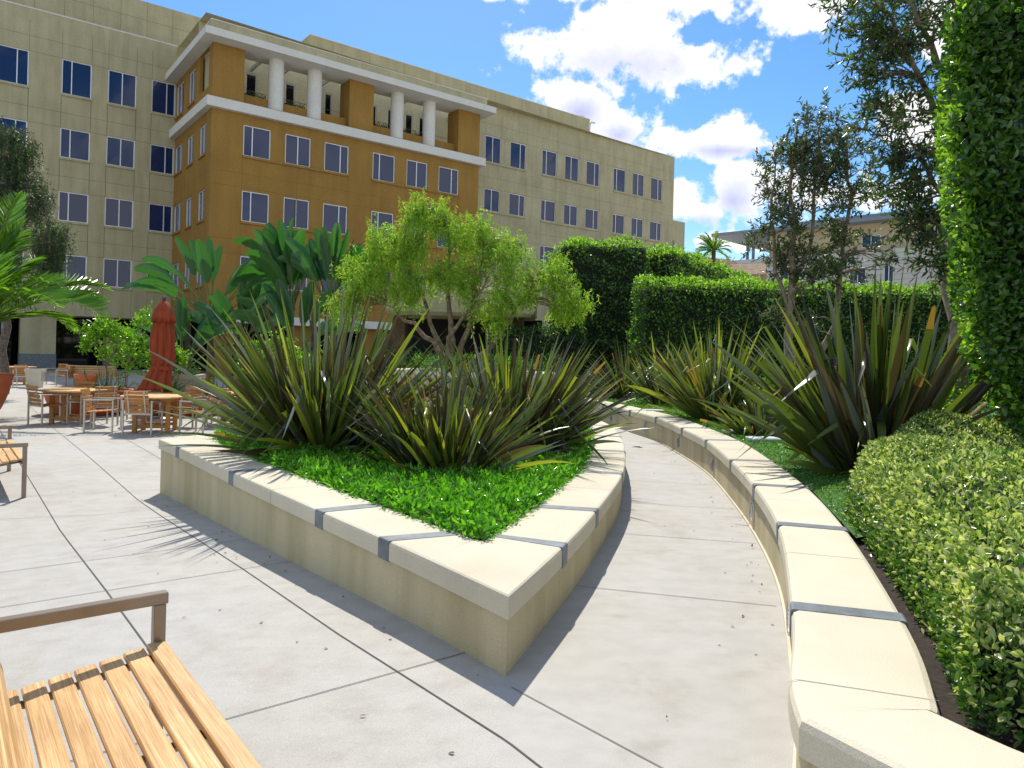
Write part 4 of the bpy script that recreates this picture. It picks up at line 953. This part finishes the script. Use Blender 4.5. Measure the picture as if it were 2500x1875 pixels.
def variegated():
    root = empty('variegated_hedge', (2.6, 4, .36), 0, 'mounded hedge with pale edged yellow green leaves beside the right wall', 'hedge', 'clipped hedges')
    off = np.array([2.6, 4, .36])
    poly = [(p[0]+.10, p[1]+.02) for p in WI_[3:7]]+[(2.44, 5.25), (2.9, 6.1), (4.3, 7.7), (6.5, 9.4), (7, 6), (6.5, 2.6), (3.2, 1.0), (1.9, 1.55)]
    a = pts_in_poly(poly, 150000, rng); P = np.array(poly)
    # distance to the outline, for rounded shoulders
    d = np.full(len(a), 9.0)
    for p, q in zip(P, np.roll(P, -1, 0)):
        ab = q-p; t = np.clip(((a-p)@ab)/(ab@ab), 0, 1); d = np.minimum(d, np.linalg.norm(a-(p+t[:, None]*ab), axis=1))
    keep = rng.uniform(size=len(a)) < np.where(a[:, 0] > 4.6, .25, 1)*np.clip(1.25-(a[:, 1]-2.2)*.07, .45, 1); a = a[keep]; d = d[keep]
    def top(x, y, d): return .36+(.60+.07*wave(x, y, 1.1)+.035*np.sin(x*5+y*4)+.07*np.sin(y*1.9+1.2))*np.sqrt(1-np.clip(1-d/.42, 0, 1)**2.2)-.22*np.exp(-((y-5.0-(x-2.8)*.22)/.30)**2)*np.clip((x-2.45)/.5, 0, 1)
    z = top(a[:, 0], a[:, 1], d)-rng.exponential(.025, len(a))
    # side skirt
    e = []
    for p, q in zip(P, np.roll(P, -1, 0)):
        if p[0] > 5 and q[0] > 5: continue
        n = int(math.dist(p, q)*2600); t = rng.uniform(0, 1, n); e.append(np.stack([p[0]+(q[0]-p[0])*t, p[1]+(q[1]-p[1])*t], 1))
    e = np.concatenate(e); c = np.array([4.3, 5.0]); inn = unit(c-e); f = rng.uniform(0, 1, len(e)); e2 = e+inn*(.04+.12*f[:, None]**2+rng.normal(size=(len(e), 1))*.02)
    A = np.concatenate([a, e2]); Z = np.concatenate([z, .40+f*.48]); N = np.concatenate([np.stack([np.zeros(len(a)), np.zeros(len(a)), np.ones(len(a))], 1), np.concatenate([-inn, .3*np.ones((len(e), 1))], 1)])
    k = len(A); lb = LB(); D = N*.55+rdir(k)*.8; D[:, 2] += .25
    Lf = rng.uniform(.024, .044, k); 
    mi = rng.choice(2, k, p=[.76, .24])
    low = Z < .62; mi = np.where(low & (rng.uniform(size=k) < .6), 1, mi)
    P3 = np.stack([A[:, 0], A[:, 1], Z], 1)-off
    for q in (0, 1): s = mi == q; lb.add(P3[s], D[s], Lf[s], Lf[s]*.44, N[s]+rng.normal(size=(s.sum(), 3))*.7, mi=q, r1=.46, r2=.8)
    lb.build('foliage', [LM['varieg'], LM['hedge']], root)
    # core
    g = []; nx, ny = 90, 140; xs = np.linspace(1.6, 7, nx); ys = np.linspace(.8, 9.6, ny)
    X, Y = np.meshgrid(xs, ys); F = np.stack([X.ravel(), Y.ravel()], 1)
    ins = np.zeros(len(F), bool); j = len(P)-1
    for i in range(len(P)):
        cnd = ((P[i, 1] > F[:, 1]) != (P[j, 1] > F[:, 1])) & (F[:, 0] < (P[j, 0]-P[i, 0])*(F[:, 1]-P[i, 1])/(P[j, 1]-P[i, 1]+1e-12)+P[i, 0]); ins ^= cnd; j = i
    d2 = np.full(len(F), 9.0)
    for p, q in zip(P, np.roll(P, -1, 0)):
        ab = q-p; t = np.clip(((F-p)@ab)/(ab@ab), 0, 1); d2 = np.minimum(d2, np.linalg.norm(F-(p+t[:, None]*ab), axis=1))
    zz = np.where(ins & (d2 > .10), top(F[:, 0], F[:, 1], np.maximum(d2-.12, 0.01))-.15, .2)
    good = ins & (d2 > .10)
    Q = [q for q in ((j*nx+i, j*nx+i+1, (j+1)*nx+i+1, (j+1)*nx+i) for j in range(ny-1) for i in range(nx-1)) if all(good[k] for k in q)]
    np_obj('inner_twigs', np.stack([F[:, 0], F[:, 1], zz], 1)-off, Q, M['twigs'], root)
variegated()
def broad_shrub(name, loc, r, h, n, leaf, mats, mixp, label, cat='shrub', group=None, wr=.5, stems=True):
    t = empty(name, loc, 0, label, cat, group)
    u = rdir(n); rad = rng.uniform(.25, 1, n)**.45
    P = u*rad[:, None]*np.array([r, r, h/2])+np.array([0, 0, h*.55])
    P[:, 2] = np.maximum(P[:, 2], .03)
    P += .12*r*np.stack([np.sin(P[:, 2]*7/h), np.cos(P[:, 0]*6/r), np.sin(P[:, 1]*6/r)], 1)
    lb = LB(); mi = rng.choice(len(mats), n, p=mixp); D = u*.7+rdir(n)*.7+np.array([0, 0, .3]); Lf = rng.uniform(.7, 1.3, n)*leaf
    for k in range(len(mats)): s = mi == k; lb.add(P[s], D[s], Lf[s], Lf[s]*wr, mi=k)
    lb.build('foliage', mats, t)
    if stems:
        sb = MB()
        for k in range(6): a = rng.uniform(0, 6.28); sb.tube([(0, 0, 0), (r*.25*math.cos(a), r*.25*math.sin(a), h*.35), (r*.5*math.cos(a), r*.5*math.sin(a), h*.75)], [.015, .01, .005], 5)
        sb.build('stems', M['bark_dark'], t)
    return t
# a few broader leaves sprout at the near corner of the hedge
broad_shrub('broadleaf_seedling', (1.98, 2.52, .37), .16, .22, 60, .075, [LM['cover'], LM['ficus']], [.6, .4], 'broad leaved green seedling at the near foot of the variegated hedge', 'plant', None, .55)
broad_shrub('broadleaf_seedling', (1.80, 2.10, .37), .14, .2, 50, .085, [LM['cover'], LM['ficus']], [.7, .3], 'broad leaved green seedling at the lower right edge by the end of the wall', 'plant', None, .5)
for x, y, r, h, lab in ((5.0, 13.3, .8, .85, 'bright low shrub at the foot of the slender twin tree'), (6.3, 13.6, .9, .9, 'bright low shrub right of the slender twin tree'), (6.0, 9.8, .8, 1.2, 'sunlit yellow green shrub under the tall ficus hedge'), (5.2, 9.6, .7, 1.0, 'sunlit shrub between the broad flax and the tall ficus hedge')):
    broad_shrub('low_shrub', (x, y, .38), r, h, 2600, .055, [LM['cover'], LM['fresh_lit'], LM['hedge']], [.45, .35, .2], lab, 'shrub', 'low bright shrubs')

def ficus():
    root = empty('ficus_hedge', (4.9, 6.3, .4), 0, 'very tall dark glossy ficus hedge with a sunlit leafy left rim at the right edge', 'hedge', 'clipped hedges')
    off = np.array([4.9, 6.3, .4]); lb = LB()
    def left(z): # x of the left edge at height z
        return np.interp(z, [.4, .9, 1.3, 1.7, 2.3, 3.2, 4.2, 4.55, 4.75], [4.55, 4.25, 4.0, 3.72, 3.64, 3.50, 3.42, 3.55, 3.95])
    y0, y1 = 5.75, 7.6
    # front face
    n = 26000; z = rng.uniform(.5, 5.6, n); xl = left(np.minimum(z, 4.74)); x = xl+rng.uniform(0, 1, n)*(6.6-xl)
    ok = (x < 5.2); x, z, xl = x[ok], z[ok], xl[ok]; n = len(x)
    ztop = 4.75+np.clip(x-3.9, 0, 3)*1.6; ok = z < ztop; x, z, xl = x[ok], z[ok], xl[ok]; n = len(x)
    edge = np.clip((x-xl)/.13, 0, 1); y = y0+.16*(1-np.sqrt(1-(1-edge)**2))+rng.exponential(.07, n)+.10*wave(x*1.2, z*1.3, 1.4)
    P = np.stack([x, y, z], 1); N = np.stack([-(1-edge)*.9, -np.ones(n)*.8, np.full(n, .1)], 1)
    D = N*.5+rdir(n)*.75; D[:, 2] += .15; Lf = rng.uniform(.055, .095, n); lb.add(P-off, D, Lf, Lf*.5, N+rng.normal(size=(n, 3))*.55, r1=.36, r2=.7, curl=.15)
    # left face: sunlight on the rim painted in as a lighter leaf colour
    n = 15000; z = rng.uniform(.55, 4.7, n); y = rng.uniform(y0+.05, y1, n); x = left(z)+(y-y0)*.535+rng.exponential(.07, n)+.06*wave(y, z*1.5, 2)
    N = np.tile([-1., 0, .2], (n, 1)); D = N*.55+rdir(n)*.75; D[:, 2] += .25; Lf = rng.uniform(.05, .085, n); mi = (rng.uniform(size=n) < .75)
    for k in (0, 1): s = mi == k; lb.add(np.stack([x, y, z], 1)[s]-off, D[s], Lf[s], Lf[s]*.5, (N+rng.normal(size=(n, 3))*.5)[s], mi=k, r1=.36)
    # top shoulder
    n = 5000; x = rng.uniform(3.5, 5.3, n); y = rng.uniform(y0, y1, n); x = x+(y-y0)*.535; z = np.interp(x-(y-y0)*.535, [3.42, 3.55, 3.95, 5.4], [4.2, 4.55, 4.75, 7.0])+rng.normal(size=n)*.05
    N = np.tile([-.4, -.1, 1], (n, 1)); D = N*.5+rdir(n)*.8; Lf = rng.uniform(.05, .085, n); lb.add(np.stack([x, y, z], 1)-off, D, Lf, Lf*.5, N+rng.normal(size=(n, 3))*.5, mi=1)
    lb.build('foliage', [LM['ficus'], LM['fresh_lit']], root)
    cb = MB(); zs = [.6, .9, 1.3, 1.7, 2.3, 3.2, 4.1, 4.5]; vs = []
    for z in zs: xl = float(left(z))-.03; vs += [(xl+.2, y0+.32, z), (8, y0+.32, z), (8, y1-.2, z), (xl+1.15, y1-.2, z)]
    m_ = len(zs)-1; vs = [(x-off[0], y-off[1], z-off[2]) for x, y, z in vs]
    cb.add(vs, [(i*4+j, i*4+(j+1) % 4, i*4+4+(j+1) % 4, i*4+4+j) for i in range(m_) for j in range(4)]+[(m_*4, m_*4+1, m_*4+2, m_*4+3)])
    vs2 = [(4.15, y0+.38, 4.5), (8, y0+.38, 4.5), (8, y1-.2, 4.5), (5.1, y1-.2, 4.5), (4.5, y0+.38, 4.7), (8, y0+.38, 8.5), (8, y1-.2, 8.5), (5.4, y1-.2, 4.7)]
    cb.add([(x-off[0], y-off[1], z-off[2]) for x, y, z in vs2], [(0, 1, 5, 4), (1, 2, 6, 5), (2, 3, 7, 6), (3, 0, 4, 7), (4, 5, 6, 7)])
    cb.build('inner_twigs', M['twigs'], root)
    tb = MB(); tb.tube([(0, .3, -.1), (0, .35, 1.0)], [.09, .07], 8); tb.build('trunk', M['bark'], root)
ficus()

def litter():
    n = 90; x = np.concatenate([rng.uniform(1.2, 2.4, 40), rng.uniform(-3, 1, 50)]); y = np.concatenate([rng.uniform(3, 11, 40), rng.uniform(2, 9, 50)])
    wx = np.interp(y, [p[1] for p in WO_[4:12]], [p[0] for p in WO_[4:12]]); x[:40] = wx[:40]-rng.exponential(.18, 40)-.03
    px_ = np.interp(y, [p[1] for p in PO_L], [p[0] for p in PO_L]); x[40:] = px_[40:]-rng.exponential(.5, 50)-.03
    keep = (x < wx) & ((x > 1.0) | (x < px_) | (y < 3.3)); x, y = x[keep], y[keep]; n = len(x)
    D = rdir(n); D[:, 2] *= .25; lb = LB(); z = np.array([gz(v) for v in x])+.006
    lb.add(np.stack([x, y, z], 1), D, rng.uniform(.012, .04, n), rng.uniform(.006, .014, n), N=np.tile([0, 0, 1.], (n, 1))+rng.normal(size=(n, 3))*.3)
    tag(lb.build('leaf_litter', [leafmat('dry_leaf', [(.10, .07, .04), (.20, .13, .06), (.06, .05, .035)], .1)]), 'scattered dry leaf scraps on the paving along the wall feet', 'leaf litter', kind='stuff')
litter()

# ------------------------------------------------------------------ trees
def tree(name, loc, label, stems, blobs, nclus, per, leaf, mats, mixp, bark, cat='tree', group=None, droop=0, rad=.09, spray=.28, wr=.28, twig=.006, seed=1, up=.3, minr=.0):
    """stems: polylines (relative) with start radii; blobs: (centre, radii, weight) of the crown; leaves sit on short twigs round cluster points"""
    r = np.random.default_rng(seed); t = empty(name, loc, 0, label, cat, group); tb = MB(); sk = []
    for pts, r0 in stems:
        P = [Vector(p) for p in pts]; Q = []
        for a, b in zip(P[:-1], P[1:]):
            for k in range(4): q = a.lerp(b, k/4); Q.append(q+Vector(r.normal(size=3)*r0*.35))
        Q.append(P[-1]); n = len(Q); rr = [max(.012, r0*(1-.82*i/(n-1))) for i in range(n)]
        tb.tube(Q, rr, 9); sk += [(q, x) for q, x in zip(Q, rr)][2:]
    w = np.array([b[2] for b in blobs], float); w /= w.sum(); lb = LB(); SK = np.array([s[0][:] for s in sk])
    cl = []
    for c in range(nclus):
        b = blobs[r.choice(len(blobs), p=w)]; u = r.normal(size=3); u /= np.linalg.norm(u); q = np.array(b[0])+u*np.array(b[1])*r.uniform(.25, 1)**.5; cl.append(q)
    tw = MB()
    for q in cl:
        dz = np.linalg.norm(SK-q, axis=1)+.5*np.maximum(SK[:, 2]-q[2], 0); k = int(np.argmin(dz)); s = SK[k]; rs = min(sk[k][1]*.45, .03)
        mid = (s+q)/2+np.array([0, 0, .12*np.linalg.norm(q-s)])+r.normal(size=3)*.06*np.linalg.norm(q-s)
        L = np.linalg.norm(q-s)
        if L > .05: tw.tube([s, s*.55+mid*.45+r.normal(size=3)*.02, mid, mid*.4+q*.6+r.normal(size=3)*.02, q], [rs, rs*.8, rs*.6, rs*.45, twig], 5, cap=False)
        out = (q-s)/max(L, 1e-6)
        n = int(per*r.uniform(.6, 1.4)); 
        if droop:
            ns = max(2, n//14)
            for j in range(ns):
                st = q+r.normal(size=3)*spray*.6; ln = droop*r.uniform(.5, 1.2); m = 14; f = np.linspace(0, 1, m)
                sway = r.normal(size=2)*.12; P = np.stack([st[0]+sway[0]*f*ln+out[0]*.25*ln*f*(1-f), st[1]+sway[1]*f*ln, st[2]+.10*ln*np.sin(f*3)-ln*f**1.4], 1)
                D = r.normal(size=(m, 3))*.8+np.array([0, 0, -.8]); Lf = r.uniform(.75, 1.25, m)*leaf
                mi = int(r.choice(len(mats), p=mixp)); lb.add(P, D, Lf, Lf*wr, mi=mi, fold=.05)
        else:
            nt = max(2, n//9)
            for j in range(nt):
                dr = out*.6+r.normal(size=3)*.7+np.array([0, 0, up]); dr /= np.linalg.norm(dr); ln = spray*r.uniform(.5, 1.2); m = 9; f = np.linspace(.15, 1, m)
                P = q+dr*(f*ln)[:, None]; D = dr*.8+r.normal(size=(m, 3))*.65; Lf = r.uniform(.7, 1.2, m)*leaf
                mi = int(r.choice(len(mats), p=mixp)); lb.add(P, D, Lf, Lf*wr, mi=mi, fold=.08)
                e = q+dr*ln; tw.tube([q, e], [twig*.8, twig*.3], 3, cap=False)
    tb.build('trunk', M[bark], t); tw.build('branches', M[bark], t); lb.build('crown', mats, t); return t
# feathery weeping tree in the middle
tree('weeping_tree', (-1.5, 18.0, 1.0), 'feathery yellow green weeping tree with many splayed stems behind the triangular planter',
     [([(0, 0, 0), (-.35, 0, .6), (-1.0, .2, 1.25), (-1.7, .2, 1.7)], .10), ([(-.05, 0, 0), (-.35, .1, .7), (-.8, .2, 1.9), (-1.3, .3, 3.2)], .09), ([(.05, 0, 0), (0, .1, 1.0), (-.15, .2, 2.3), (-.2, .2, 3.7)], .10),
      ([(.1, 0, 0), (.3, 0, 1.0), (.55, .1, 2.0), (.7, .1, 3.2)], .09), ([(.2, .1, 0), (.9, .2, .6), (1.4, .2, 1.4), (2.0, .1, 2.3), (2.8, .1, 2.7)], .09), ([(-.1, -.1, 0), (-.1, -.2, .9), (.5, -.3, 1.7), (1.0, -.4, 2.6)], .07)],
     [((-1.5, .1, 3.2), (.75, .7, .5), 2), ((-.7, .1, 3.95), (.55, .6, .4), 1.6), ((.35, .1, 3.6), (.6, .6, .45), 1.7), ((1.15, .1, 3.2), (.6, .6, .45), 1.5), ((-2.3, .1, 2.4), (.55, .6, .45), 1.6), ((-1.2, -.2, 2.2), (.8, .6, .45), 1.7), ((.1, -.2, 2.5), (.7, .6, .5), 1.6), ((1.5, .1, 2.3), (.6, .6, .45), 1.3), ((2.4, .1, 2.6), (.6, .5, .4), 1.4), ((2.9, .1, 1.9), (.4, .4, .45), 1.1), ((-2.7, 0, 1.6), (.4, .4, .4), .8), ((.9, -.2, 1.6), (.7, .4, .4), .8)],
     560, 100, .095, [LM['willow'], LM['fresh_lit']], [.7, .3], 'bark_mid', droop=.30, spray=.24, wr=.19, seed=4)
# slender twin trunk tree before the right hedge
tree('slender_tree', (5.25, 13.9, .38), 'slender tree with two pale trunks and sparse dark leaves before the right hedge',
     [([(0, 0, 0), (.02, 0, 1.6), (.06, 0, 2.5), (.02, 0, 4.0), (.1, 0, 5.7)], .105), ([(.34, .05, 0), (.52, .05, 1.0), (.95, 0, 1.9), (1.0, 0, 3.2), (1.15, 0, 4.4), (1.0, 0, 5.7)], .085), ([(.05, 0, 2.1), (-.25, 0, 2.9), (-.35, 0, 4.2), (-.3, 0, 5.2)], .05), ([(.06, 0, 2.5), (.45, 0, 3.5), (.5, 0, 5.2), (.6, 0, 5.9)], .05)],
     [((0, 0, 4.6), (.55, .5, .9), 2.4), ((.55, 0, 5.2), (.5, .5, .95), 1.7), ((1.05, 0, 4.6), (.5, .5, 1.1), 1.8), ((-.15, 0, 3.5), (.6, .5, .5), 1.3), ((1.2, 0, 3.2), (.75, .5, .6), 1.5), ((.45, 0, 2.9), (.8, .4, .45), 1.5), ((.3, 0, 2.0), (.8, .4, .35), .7)],
     330, 44, .095, [LM['box'], LM['olive']], [.7, .3], 'bark', spray=.29, wr=.30, seed=8, rad=.1)
# the big leafed tree leaning in at the upper right
tree('brush_tree', (5.75, 9.4, .38), 'brown trunked tree hanging lance shaped leaves over the upper right corner',
     [([(0, 0, 0), (.0, 0, 2.2), (-.05, 0, 4.2), (.0, 0, 6.2), (.1, 0, 8)], .15), ([(-.05, 0, 3.6), (-.5, -.1, 4.6), (-1.0, -.1, 5.6), (-1.5, -.1, 6.1)], .05), ([(-.02, 0, 3.0), (-.45, 0, 3.7), (-.8, -.05, 4.2)], .045), ([(0, 0, 4.5), (-.6, 0, 5.6), (-.9, 0, 6.6)], .05), ([(0, 0, 2.4), (-.3, 0, 2.8), (-.45, 0, 2.9)], .04)],
     [((-.8, -.1, 5.8), (1.0, .6, .6), 2.8), ((-1.2, -.1, 5.1), (.35, .3, .4), .7), ((-.6, 0, 4.4), (.7, .5, .75), 2.4), ((-.45, 0, 3.5), (.65, .5, .5), 1.8), ((.05, 0, 2.5), (.45, .45, .45), .9), ((-.45, 0, 3.0), (.35, .3, .25), .5), ((-.2, 0, 7.0), (1.2, 1, .8), 2)],
     330, 50, .10, [LM['box'], LM['olive'], LM['hedge']], [.50, .22, .28], 'bark', spray=.28, wr=.26, seed=12, up=-.05)
# drooping olive grey tree at the left edge
tree('drooping_tree', (-17.2, 24.5, G0), 'drooping grey green tree cut by the left edge of the picture',
     [([(0, 0, 0), (.1, 0, 3), (.2, 0, 5.5), (.2, 0, 8.6)], .16), ([(.15, 0, 3.5), (.9, 0, 4.4), (1.5, 0, 5.6)], .06)],
     [((.15, 0, 8.2), (.7, .8, 1.0), 2.2), ((.4, 0, 6.7), (1.1, .8, 1.0), 2.8), ((1.5, 0, 5.3), (.6, .5, .7), 1.3), ((1.4, 0, 4.5), (.5, .5, .6), 1.0), ((-.7, 0, 5.5), (.6, .6, 1), 1)],
     420, 90, .085, [LM['olive'], LM['dark'], LM['hedge']], [.5, .3, .2], 'bark_dark', droop=.55, spray=.2, wr=.26, seed=21)
def lemon(loc, s, label, seed, blobs=None):
    return tree('lemon_tree', loc, label, [([(0, 0, 0), (.02*s, 0, .45*s), (0, 0, .8*s)], .025), ([(0, 0, .5*s), (-.2*s, 0, .9*s)], .014), ([(0, 0, .5*s), (.2*s, .05, .95*s)], .014)],
                blobs or [((0, 0, 1.0*s), (.42*s, .4*s, .36*s), 1)], 46, 62, .10, [LM['lemon'], LM['fresh_lit']], [.75, .25], 'bark', 'tree', 'small potted lemon trees', spray=.2*s, wr=.42, seed=seed, twig=.004)
lemon((-10.45, 18.7, .25), 1.35, 'lemon tree with a round crown at left, over the fern tops', 31)
lemon((-8.95, 18.9, .2), .95, 'smaller lemon tree between the two taller ones', 32)
lemon((-11.4, 21.5, .17), 1.75, 'tall lemon tree in the orange pot left of the umbrella', 33, [((.5, 0, 2.0), (.25, .3, .35), .6), ((.1, 0, 1.5), (.6, .5, .35), 1), ((.1, 0, .9), (.65, .5, .4), 1)])
lemon((-6.1, 18.9, .25), 1.55, 'lemon tree right of the umbrella, behind the left flax', 34, [((0, 0, 1.15), (.6, .5, .4), 1), ((-.45, 0, .9), (.4, .4, .4), .6), ((.3, 0, .8), (.5, .4, .4), .6)])
def fern(loc, n, s, label):
    t = empty('foxtail_fern', loc, 0, label, 'fern', 'foxtail ferns in the terracotta bowls'); lb = LB()
    for k in range(n):
        a = rng.uniform(0, 6.28); tl = rng.uniform(.1, 1.1); L = s*rng.uniform(.6, 1.1); m = 90; f = np.linspace(0, 1, m)
        d = np.array([math.cos(a)*math.sin(tl), math.sin(a)*math.sin(tl), math.cos(tl)])
        P = d*(f*L)[:, None]+np.stack([np.zeros(m), np.zeros(m), -.3*L*f**2*math.sin(tl)], 1)+np.array([math.cos(a)*.3, math.sin(a)*.3, 0])*rng.uniform(.2, 1.3)
        lb.add(P, rdir(m)+d*.8, .05*(1-.6*f), .012)
    lb.build('fronds', [LM['fern']], t); return t
for x, y, s, lab in ((-10.3, 18.5, .62, 'foxtail fern at the left of the bowls'), (-9.0, 18.7, .66, 'foxtail fern in the bowl just left of the umbrella'), (-7.6, 18.8, .55, 'foxtail fern behind the nearest table, right beside the umbrella'), (-5.9, 18.8, .6, 'foxtail fern under the right hand lemon tree')):
    fern((x, y, .25), 42, s, lab)
# trailing shrub in the square planters, dark underplanting along the building
broad_shrub('grey_shrub', (-9.0, 19.8, .62), .5, .45, 700, .07, [LM['olive'], LM['hedge']], [.5, .5], 'grey green plant in the pale square planter', 'plant')
for k, (x, y, r, h, lab) in enumerate(((-6.5, 24, 1.3, 1.7, 'dark shrub under the left bird of paradise'), (-4.2, 23.5, 1.2, 1.8, 'dark shrub behind the left flax'), (-2.6, 22.5, 1.2, 1.8, 'dark shrub left of the feathery tree stems'), (-8.6, 26, 1.0, 1.3, 'dark shrub right behind the umbrella'), (1.0, 21.2, .8, 1.7, 'dark shrub between the feathery tree and the tall hedge'))):
    broad_shrub('dark_shrub', (x, y, G0), r, h, 2200, .09, [LM['dark'], LM['hedge']], [.6, .4], lab, 'shrub', 'dark shrubs before the building')
broad_shrub('planter_greenery', (-.9, 18, 1.02), 1.5, .3, 2600, .09, [LM['cover'], LM['fern'], LM['fresh_lit']], [.5, .3, .2], 'bright strap leaves filling the round planter under the feathery tree', 'plant', None, .2, False)

def strelitzia(name, loc, h, fan, n, label, seed, hub=.5, blade=1.3, spread=68, trunks=1):
    """upright fan of stalked paddle leaves over a short trunk; blades tear a little along the veins"""
    r = np.random.default_rng(seed); t = empty(name, loc, 0, label, 'bird of paradise', 'giant birds of paradise before the ochre wall')
    pb = MB(); V = []; Q = []; k0 = 0
    for k in range(n):
        u = -1+2*(k+.5)/n+r.normal()*.06; tilt = u*R(spread); a = fan+r.normal()*.30
        side = Vector((math.cos(a), math.sin(a), 0)); fwd = Vector((-math.sin(a), math.cos(a), 0))
        BL = blade*r.uniform(.82, 1.12); reach = (h*(1-hub)-BL*.9)*r.uniform(.72, 1.0)
        p = Vector((r.normal()*.10, r.normal()*.10, h*hub*r.uniform(.88, 1.0))); d = (Vector((0, 0, 1))+side*math.tan(tilt*.45)+fwd*r.normal()*.14).normalized(); m = 6; pts = []
        for i in range(m+1): pts.append(p.copy()); d = (d+side*math.sin(tilt)*.09).normalized(); p = p+d*max(.25, reach)/m
        pb.tube(pts, [.036-.018*i/m for i in range(m+1)], 6, cap=False)
        bw = BL*r.uniform(.25, .33); m = 12; q = pts[-1].copy(); dd = d.copy()
        tw = r.normal()*.55; sd = dd.cross(fwd).normalized(); nn = sd.cross(dd).normalized(); sd = (sd*math.cos(tw)+nn*math.sin(tw)).normalized()
        droop = .03+.16*abs(u)**1.5+.05*r.uniform()
        for i in range(m+1):
            f = i/m; w = bw*.5*max(.02, math.sin(math.pi*min(1, f*.93+.035))**.55); n2 = sd.cross(dd).normalized(); ripl = .04*bw*math.sin(i*2.4+k)
            V += [q-sd*w+n2*(w*.30+ripl), q-sd*w*.5+n2*w*.10, q.copy(), q+sd*w*.5+n2*w*.10, q+sd*w+n2*(w*.30-ripl)]
            if i < m:
                b = k0+i*5; Q += [(b+j, b+j+1, b+j+6, b+j+5) for j in range(4)]
            dd = (dd+Vector((0, 0, -1))*droop*(f+.1)+side*math.sin(tilt)*.03).normalized(); sd = (sd-dd*sd.dot(dd)).normalized(); q = q+dd*BL/m
        k0 += (m+1)*5
    pb.build('stalks', M['stalk'], t); np_obj('leaf_blades', np.array([v[:] for v in V]), np.array(Q), [LM['bop']], t, None, True)
    tb = MB(); pts = [(0, 0, -.1), (.05, 0, h*hub*.5), (0, 0, h*hub)]; tb.tube(pts, [.17, .14, .10], 10); tb.build('trunk', M['stem_brown'], t); return t
M['stalk'] = plain('leaf_stalk', (.13, .17, .05), .5)
strelitzia('bird_of_paradise', (-10.2, 24.5, G0), 5.75, R(5), 19, 'left giant bird of paradise with blades fanned wide beside the umbrella', 41, .44, 1.35, 84)
strelitzia('bird_of_paradise', (-8.85, 23.6, G0), 4.1, R(0), 14, 'lower bird of paradise filling the gap in the middle of the three tall ones', 42, .35, 1.3, 62)
strelitzia('bird_of_paradise', (-7.55, 24.6, G0), 6.15, R(15), 20, 'tallest bird of paradise with upright blades over the left flax', 43, .50, 1.7, 30)
strelitzia('bird_of_paradise', (-6.05, 24.2, G0), 5.95, R(-15), 20, 'right hand bird of paradise next to the feathery tree', 44, .48, 1.6, 38)
strelitzia('bird_of_paradise', (-10.6, 23.2, G0), 3.5, R(0), 15, 'low bird of paradise at the foot of the left one', 45, .25, 1.25, 80)
strelitzia('bird_of_paradise', (-6.9, 23.3, G0), 4.2, R(20), 16, 'dense lower bird of paradise under the two tall upright ones', 46, .3, 1.4, 60)

def palm(loc, n, L, label, seed, h0=0.0, name='feather_palm', wide=.55, tr=.14):
    r = np.random.default_rng(seed); t = empty(name, loc, 0, label, 'palm'); lb = LB(); sb = MB()
    for k in range(n):
        a = k*2.399+r.normal()*.2; el = R(82-(60 if h0 < 3 else 84)*(k/n)+r.normal()*7); Lf = L*r.uniform(.8, 1.1); m = 14
        d = Vector((math.cos(a)*math.cos(el), math.sin(a)*math.cos(el), math.sin(el))); p = Vector((0, 0, h0)); pts = []; dirs = []
        for i in range(m+1):
            pts.append(p.copy()); dirs.append(d.copy()); d = (d+Vector((0, 0, -1))*.095*(.3+1.3*i/m)).normalized(); p = p+d*Lf/m
        sb.tube(pts, [.022*(1-.85*i/m) for i in range(m+1)], 5, cap=False)
        q = 54; f = np.linspace(.10, .99, q); P = np.array([pts[min(m, int(x*m))].lerp(pts[min(m, int(x*m)+1)], x*m-int(x*m))[:] for x in f]); T = np.array([dirs[min(m, int(x*m))][:] for x in f])
        up = np.array([0, 0, 1.0]); sd = unit(np.cross(T, up))
        for s in (-1, 1):
            D = sd*s*.75+T*.65+up*.12+r.normal(size=(q, 3))*.07; ln = wide*np.sin(np.pi*np.clip(f*.92+.06, 0, 1))**.6*Lf/2.3*r.uniform(.9, 1.1, q); lb.add(P, D, ln, .013*(1 if h0 < 3 else 2), N=np.cross(sd*s, T)+r.normal(size=(q, 3))*.15, fold=.12, curl=.22)
    lb.build('fronds', [LM['palm']], t); sb.build('frond_ribs', M['stalk'], t)
    if h0: tb = MB(); tb.tube([(0, 0, -.1), (.02, 0, h0*.5), (0, 0, h0)], [tr, tr*.9, tr*1.1], 12); tb.build('trunk', M['stem_brown'], t)
    return t
palm((-12.05, 16.4, .55), 27, 3.0, 'feathery palm with arching fronds in the big pot at the left edge', 51, 1.25)
p2 = palm((15.9, 58, 0), 22, 1.7, 'small distant palm between the office building and the grey building', 52, 10.2, 'far_palm', .5, .15)
tree('far_tree', (19.0, 66, 0), 'small distant grey green tree before the grey building', [([(0, 0, 0), (0, 0, 9.5)], .2)], [((0, 0, 9.6), (1.3, 1.2, .9), 1), ((1.8, 0, 8.7), (1.2, 1, .7), .7)], 60, 60, .22, [LM['olive']], [1], 'bark_dark', spray=.6, seed=61)
